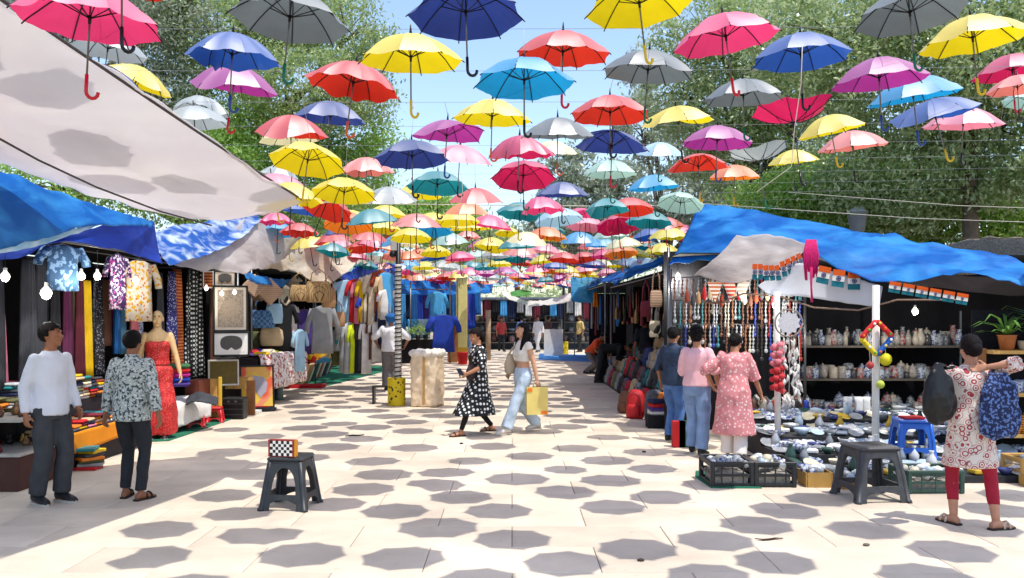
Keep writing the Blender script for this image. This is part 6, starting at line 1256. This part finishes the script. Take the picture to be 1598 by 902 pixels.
rope(PR((1065, 468, 12), (1125, 474, 11.9), (1160, 458, 11.7), (1215, 462, 11.2), (1270, 480, 11), (1340, 484, 10.8), (1400, 468, 10.4), (1510, 468, 10)), .012, 'twisted rope looping along the front of the pottery stall', M('twisted_rope', '8a7464', .8, .3, 60))
# ------------------------------------------------------------------ bag stall and beyond
shell(14.7, 23.6, 2.7, 5.2, 2.5, 'dark cloth-lined bag stall on the right', ends=(1, 1)); shell(24.2, 36, 2.6, 5.4, 2.6, 'dark cloth-lined stall beyond the bag stall')
BG = ['black', 'charcoal', 'maroon', 'navy', 'brown', 'red', 'grey', 'olive', 'black', 'teal', 'tan', 'orange', 'silver', 'beige', 'blue']; r_ = random.Random(14)
for t in range(4): 
    mb = MB(); mb.box((2.36+.3*t+.15, 18.4, (.02+.27*t)/2), (.32, 8.4, .02+.27*t)); mb.single('display_step', DARKCLOTH, f'{["lowest", "second", "third", "top"][t]} long black step of the bag display', 'step')
for t in range(4):
    n = 19 if t < 3 else 17
    for i in range(n):
        y = 14.25+i*.44+r_.uniform(-.06, .06); c = r_.choice(BG); s = r_.uniform(.75, 1.05)
        backpack((2.42+.3*t+r_.uniform(-.03, .03), y, .02+.27*t), R(-80)+r_.uniform(-.4, .4), s, c, f'{c} backpack on the {["lowest", "second", "third", "top"][t]} step of the bag display', 'backpacks on the bag display steps', -.1)
backpack((2.06, 14.5, 0), R(-30), 1.05, 'red', 'dark red backpack standing on the ground before the bag display', None, -.12); backpack((2.34, 14.2, 0), R(-10), 1.1, 'charcoal', 'large charcoal backpack standing on the ground before the bag display', None, -.12); backpack((1.98, 15.3, 0), R(-50), .85, 'brown', 'small brown backpack at the edge of the walkway', None, -.1)
r_ = random.Random(8)
for i in range(20):
    y = 14.6+i*.45; c = r_.choice(['black', 'brown', 'charcoal', 'maroon', 'grey', 'tan']); handbag((2.75+.12*(i % 2), y, 1.62+r_.uniform(-.15, .12)), R(80), .3, .34, c, f'{c} handbag hanging from the bag stall rail', .1, None, .36, 'handbags on the bag stall rail')
for i in range(12): c = ['blue', 'charcoal', 'maroon', 'black', 'grey', 'navy'][i % 6]; scarf(V((3.0, 24.6+i*.8, 2.4)), R(85), .5, 1.0+.2*(i % 3), c, 'in the stall beyond the bag stall', i+90, folds=3, taper=.1)
scarf(P(930, 456, 29.6), R(5), .22, .5, 'orange', 'beside the light blue cloth', 7, folds=2)
for i, (px, py, c) in enumerate([(1024, 668, 'cream'), (1030, 668, 'orange'), (1072, 700, 'green'), (1062, 700, 'red')]):
    p = G(px, py); panel('paper_packet', f'{c} packet standing on the ground by the shoppers', p+V((0, .15, .17)), (.16, .12, .34) if i > 1 else (.2, .16, .2), cm(c), 'packet')
for i in range(4): folded((2.28, 13.35, .2+.06*i), .34, .24, .055, ['white', 'purple', 'red', 'navy'][i], 'beside the navy-shirted man', .1*i)
panel('storage_box', 'small dark box under the cloths beside the navy-shirted man', (2.28, 13.35, .1), (.4, .3, .2), DARKCLOTH, 'box')
# ------------------------------------------------------------------ things carried
def bag_on(c, rz, w_, h_, mat, label, strap_to, d=.14, square=False): 
    o = thing('shoulder_bag', label, 'bag', c, rz); mb = MB(); mb.loft([(V((0, 0, z*h_)), V((w_/2*k, 0, 0)), V((0, d/2*k2, 0))) for z, k, k2 in (((0, .7, .6), (.06, .92, .95), (.35, 1.05, 1.1), (.75, .85, .8), (.95, .6, .4), (1, .45, .2)) if square else ((0, .3, .3), (.06, .68, .7), (.2, .98, 1), (.42, 1.02, 1.1), (.65, .8, .8), (.85, .5, .45), (1, .22, .2)))], 18)
    me = remesh(mb, .014, 2, None, .028, 4); me.materials.append(mat); link('bag_body', me, o)
    for s in (1, -1):
        mb = MB(); t = Matrix.Rotation(-rz, 3, 'Z') @ (V(strap_to)-V(c)); a = V((s*w_*.22, 0, h_*.9)); mb.tube([a, a.lerp(t, .5)+V((s*.02, 0, 0)), t], [.016, .014, .013], 6); mb.local('strap', mat, o)
    return o
lsh, rsh = wpt(rw, kw['sh'][0]), wpt(rw, kw['sh'][1])
bag_on((3.46, 7.02, .86), .25, .30, .5, M('black_leather', '121214', .35, .15, 8, .5, 14), 'slouchy black leather bag hanging from the paisley woman\'s elbow', tuple(lsh+V((-.02, -.07, .05))))
bag_on((3.90, 6.93, .76), -.1, .31, .52, M('blue_quilt', '16234a', .7, .1, 8, pat='floral', c2='5c78b4', c3='16203c', ps=44), 'navy patterned cloth tote slung on the paisley woman\'s back', tuple(rsh+V((-.0, -.08, .05))), .11, True)
hb2 = wpt(r2, k2['arms'][0][2]); pb_ = thing('paper_bag', 'pale yellow paper carrier bag held by the woman in jeans', 'bag', (hb2.x+.0, hb2.y-.02, hb2.z-.50), .1)
mb = MB(); mb.add([V((x*.155, y*(.05 if z == 0 else .035), z)) for z in (0, .40) for x, y in ((-1, -1), (1, -1), (1, 1), (-1, 1))], [(3, 2, 1, 0), (0, 1, 5, 4), (1, 2, 6, 5), (2, 3, 7, 6), (3, 0, 4, 7)]); mb.local('bag_body', M('yellow_paper', 'e2cf7a', .7, .06, 6, transl=.2), pb_)
mb = MB(); mb.box((.10, -.053, .03), (.09, .004, .05)); mb.box((-.11, -.045, .36), (.07, .004, .05)); mb.local('corner_print', M('orange_print', 'd8701c', .7), pb_)
for y in (-.035, .035): mb = MB(); mb.tube([(-.06, y, .39), (-.04, y*.4, .47), (.04, y*.4, .47), (.06, y, .39)], .005, 5); mb.local('handle', ROPE, pb_)
s2 = wpt(r2, k2['sh'][1]); bag_on((s2.x-.10, s2.y-.05, .86), .5, .2, .3, M('beige_canvas', 'b8a890', .8, .1), 'beige canvas sling bag at the hip of the woman in jeans', tuple(s2+V((.02, -.02, .05))), .09)
h1 = wpt(r1, k1['arms'][0][2]); ph = thing('phone', 'dark phone in the hand of the woman in the dotted kurta', 'phone', h1+V((-.10, -.02, .03)), .5); mb = MB(); mb.bevbox((0, 0, 0), (.075, .15, .012), .005, rot=Matrix.Rotation(.6, 3, 'X')); mb.local('phone_case', BLACK, ph); mb = MB(); mb.box((0, 0, .0075), (.066, .135, .001), rot=Matrix.Rotation(.6, 3, 'X')); mb.local('screen', M('phone_glass', '1c2430', .1, 0), ph)
s1 = wpt(r1, k1['sh'][0]); bag_on((s1.x-.13, s1.y-.02, .80), .8, .2, .26, M('dark_purse', '2a1c1e', .5, .15), 'dark purse hanging in front of the woman in the dotted kurta', tuple(s1+V((-.02, -.02, .055))), .09)
# man with the head covering
fm = V((-2.74, 19.6, 0)); mb = MB(); mb.ball((fm.x, 19.6, 1.66), (.125, .135, .115), 14, 9); mb.ball((fm.x, 19.55, 1.68), (.135, .11, .07), 12, 7); mb.single('head_wrap', cm('blue'), 'bright blue head wrap worn by the man in white and grey', 'head wrap')
# ------------------------------------------------------------------ posts, drums and the wrapped box in the alley
YD = M('drum_yellow', 'd0b818', .6, .08, 6, pat='dots', c2='3a3410', ps=13)
STRP = M('spiral_wrap', '17181a', .5, .05, pat='stripe_z', c2='c8c6c0', ps=7)
def drum(c, r, h, label): 
    o = thing('drum', label, 'drum', c); mb = MB(); mb.lathe([(r, 0), (r*1.02, .02), (r, .04), (r, h*.5), (r*1.02, h*.52), (r, h*.54), (r, h-.03), (r*1.02, h-.015), (r, h), (r*.9, h)], n=20); mb.local('drum_body', YD, o); return o
d0 = G(617, 634); drum(d0+V((0, .17, 0)), .17, .53, 'yellow drum with black spots round the foot of the striped lamp post')
lp = thing('lamp_post', 'black lamp post with black and white spiral wrap standing in the yellow drum', 'lamp post', d0+V((.03, .17, 0))); 
mb = MB(); mb.tube([(0, 0, 0), (0, 0, 3.55)], .05, 10); mb.local('pole', BLACK, lp)
mb = MB(); pts = [(0, 0, .5+2.2*i/60) for i in range(61)]; mb.tube(pts, .062, 10); mb.local('wrap', M('wrap_pale', 'c4c0b8', .7, .1), lp)
for k in range(26): mb = MB(); z = .53+k*.083; mb.tube([(.066*math.cos(a), .066*math.sin(a), z+.05*a/6.283) for a in np.linspace(0, 6.283, 13)], .013, 5); mb.local('wrap_band', BLACK, lp)
mb = MB(); mb.bevbox((-.08, 0, 3.06), (.12, .12, .2), .01); mb.local('meter_box', M('meter_grey', 'a8a6a0', .5), lp); mb = MB(); mb.ball((-.1, 0, 2.9), (.07, .07, .07)); mb.local('camera_dome', BLACK, lp)
wb = thing('wrapped_box', 'tall cardboard box wrapped in crumpled translucent plastic beside the yellow drum', 'box', G(665, 636)+V((0, .3, 0)), -.25); 
mb = MB(); mb.bevbox((0, 0, .5), (.52, .52, 1.0), .03); me = remesh(mb, .03, 1, None, .03, 2, (1, 1, .6)); me.materials.append(M('plastic_wrap', 'dcc6a6', .28, .2, 4, .6, 9, spec=.7)); link('wrapped_body', me, wb)
mb = MB(); mb.bevbox((0, 0, 1.0), (.58, .58, .14), .05); me = remesh(mb, .025, 1, None, .035, 5); me.materials.append(M('plastic_bunch', 'dcd4c8', .3, .08, 6, .6, 14, spec=.7)); link('plastic_top', me, wb)
mb = MB(); mb.box((.02, -.272, .5), (.05, .006, .9)); mb.local('tape', M('parcel_tape', 'b48c54', .3), wb)
bn = thing('small_bench', 'small black bench standing left of the yellow drum', 'bench', G(592, 631)); mb = MB(); mb.bevbox((.06, .1, .34), (.42, .22, .03), .008); mb.local('seat', BLACK, bn)
for x in (-.12, .24): mb = MB(); mb.box((x, .1, .165), (.04, .2, .33)); mb.local('leg', BLACK, bn)
p = G(722, 563); pl = thing('pillar', 'pale yellow square pillar standing in the alley', 'pillar', p); mb = MB(); mb.bevbox((0, 0, 1.78), (.34, .34, 3.56), .02); mb.local('shaft', M('pale_yellow_paint', 'dcd488', .7, .08, 4), pl); mb = MB(); mb.box((-.2, .02, 1.75), (.06, .28, 3.4)); mb.local('side_strip', M('yellow_strip', 'b8a428', .7, .1), pl); mb = MB(); mb.bevbox((0, 0, .25), (.4, .4, .5), .02); mb.local('foot', M('ochre_paint', 'c89a30', .7, .1), pl)
panel('leaning_mirror', 'tall dark-framed board leaning against the yellow pillar', G(706, 566)+V((0, .1, .75)), (.36, .06, 1.5), WOOD, 'board'); lathe_thing('bucket', [(.15, 0), (.19, .4), (.2, .42), (.17, .4)], G(718, 568)+V((.1, -.2, 0)), cm('red'), 'red bucket at the foot of the yellow pillar', 'bucket')
post(G(762, 562), G(762, 562)+V((0, 0, 1.9)), .1, M('buff_post', 'a89078', .8, .15), 'short buff post behind the walking women')
d1 = G(880, 553); drum(d1+V((0, .2, 0)), .2, .55, 'far yellow drum round the foot of the thin black post'); post(d1+V((0, .2, 0)), d1+V((0, .2, 4.2)), .06, BLACK, 'thin black lamp post standing in the far yellow drum', 'lamp_post')
panel('white_board', 'white board leaning on the far yellow drum', G(872, 556)+V((-.2, .4, .56)), (.8, .05, 1.1), WHITEP, 'board')
# far end stalls
fe = thing('market_stall', 'dark goods-filled stall closing the far end of the alley', 'stall', (1, 43, 0)); wavy(-3.4, 5.8, 44, 2.6, 60).part('back_cloth', M('far_lining', '6c7684', .8, .3, 2), fe); mb = MB(); mb.box((1.2, 43, 2.45), (9.2, 2.2, .05)); mb.part('roof', M('grey_roof', '5c5a5c', .8), fe)
for x in (-3.2, -.4, 2.4, 5.2): mb = MB(); mb.tube([(x, 42, 0), (x, 42, 2.5)], .04, 8); mb.part('pole', STEEL, fe)
for z in (.35, .85, 1.35): mb = MB(); mb.box((1.2, 42.6, z), (8.6, .8, .05)); mb.part('shelf', SH, fe)
r_ = random.Random(17)
for z in (.375, .875, 1.375):
    for i in range(28):
        k = r_.choice(list(PROF)); jn, jm = r_.choice(JM); lathe_thing(k.replace(' ', '_'), [(a*2.6, b*2.0) for a, b in PROF[k]], (-2.9+i*.29, 42.45+.2*(i % 2), z), jm, f'{jn} {k} on the far end shelves', k.split()[-1], 'pots on the far end shelves', 8)
for i in range(22): c = ['black', 'sky blue', 'navy', 'grey', 'white', 'maroon'][i % 6]; scarf(V((-3.2+i*.4, 41.95, 2.4)), 0, .34, .6+.15*(i % 3), c, 'at the far end stall', i+130, folds=3, taper=.1)
handbag(V((4.2, 38.4, .0)), 0, 1.1, 1.0, 'yellow', 'big yellow sack standing near the far end stall', .6, None, 0)
# ------------------------------------------------------------------ behind the right stall: lamp, fence, poles and wires
sl = thing('street_lamp', 'grey street lamp with round hood behind the blue tarpaulin', 'street lamp', (P(1338, 350, 15).x, 15, 0)); mb = MB(); mb.tube([(0, 0, 0), (0, 0, 3.2)], .05, 8); mb.local('pole', STEEL, sl); mb = MB(); mb.lathe([(.06, 3.1), (.12, 3.2), (.17, 3.5), (.19, 3.52), (.06, 3.6)], n=14); mb.local('hood', M('lamp_grey', '8a8c8c', .5), sl)
NET = M('dry_fence', '8c8478', .9, .4, 40, .6, 80); 
tarp([PR((1440, 385, 14), (1520, 372, 13.5), (1600, 368, 13), (1760, 372, 12.5)), PR((1440, 430, 14), (1520, 425, 13.5), (1600, 425, 13), (1760, 430, 12.5))], NET, 'grey dry-brush fence screen behind the pottery stall roof', 'fence_screen', cat='fence', wr=.06)
for x, y in ((6.9, 14.3), (8.6, 14.3), (10.2, 12.6)): post(V((x, y, 0)), V((x, y, 2.9)), .04, BARK, 'rough wooden pole holding the brush fence', 'fence_pole', 'poles of the brush fence')
for i, (a, b) in enumerate([((1100, 318), (1760, 352)), ((1230, 300), (1760, 330)), ((1440, 372), (1760, 360))]):
    rope([P(a[0], a[1], 13), P((a[0]+b[0])/2, (a[1]+b[1])/2+6, 12.5), P(b[0], b[1], 12)], .006, ['thin grey wire just above the blue tarpaulin', 'thin grey wire stretched before the right trees', 'bare branch-like pole lying over the brush fence'][i], ROPE if i < 2 else BARK)
for i, pts in enumerate([[(1252, 70, 5.2), (1250, 130, 5.3), (1240, 200, 5.6), (1235, 260, 5.9), (1180, 300, 6.3)], [(720, 262, 7.5), (722, 300, 7.6), (714, 330, 7.8), (716, 352, 7.9)]]):
    rope(PR(*pts), .0028, ['loose pale cord dangling from the blue umbrella', 'loose pale cord dangling from the crimson umbrellas'][i], WHITEP)

# woven bags and charms dangling under the front edge of the bag stall and the jewellery rack
r_ = random.Random(41)
for i, (px, py, c) in enumerate([(1024, 455, 'beige kilim'), (1052, 462, 'tan'), (1064, 488, 'brown'), (1042, 500, 'charcoal'), (1022, 502, 'black and cream'), (1078, 462, 'rust'), (1100, 470, 'woven natural'), (1008, 470, 'maroon')]):
    handbag(P(px, py+24, 13.4+.12*i), R(12), .2, .26, c, f'{c} shoulder pouch dangling between the bag stall and the jewellery rack', .08, None, .34)
for i in range(16):
    p = P(1072+i*9, 446+6*math.sin(i*1.3), 11.9); c = ['rust', 'charcoal', 'tan', 'red', 'cream', 'brown'][i % 6]; mb = MB(); mb.tube([p, p-V((0, 0, .06))], .003, 4); seg(mb, [p-V((0, 0, .05)), p-V((0, 0, .1)), p-V((0, 0, .2)), p-V((0, 0, .24))], [.008, .026, .034, .006], 7, .5)
    mb.single('cloth_charm', cm(c), f'{c} cloth charm dangling under the grey sheet', 'charm', 'cloth charms under the grey sheet')
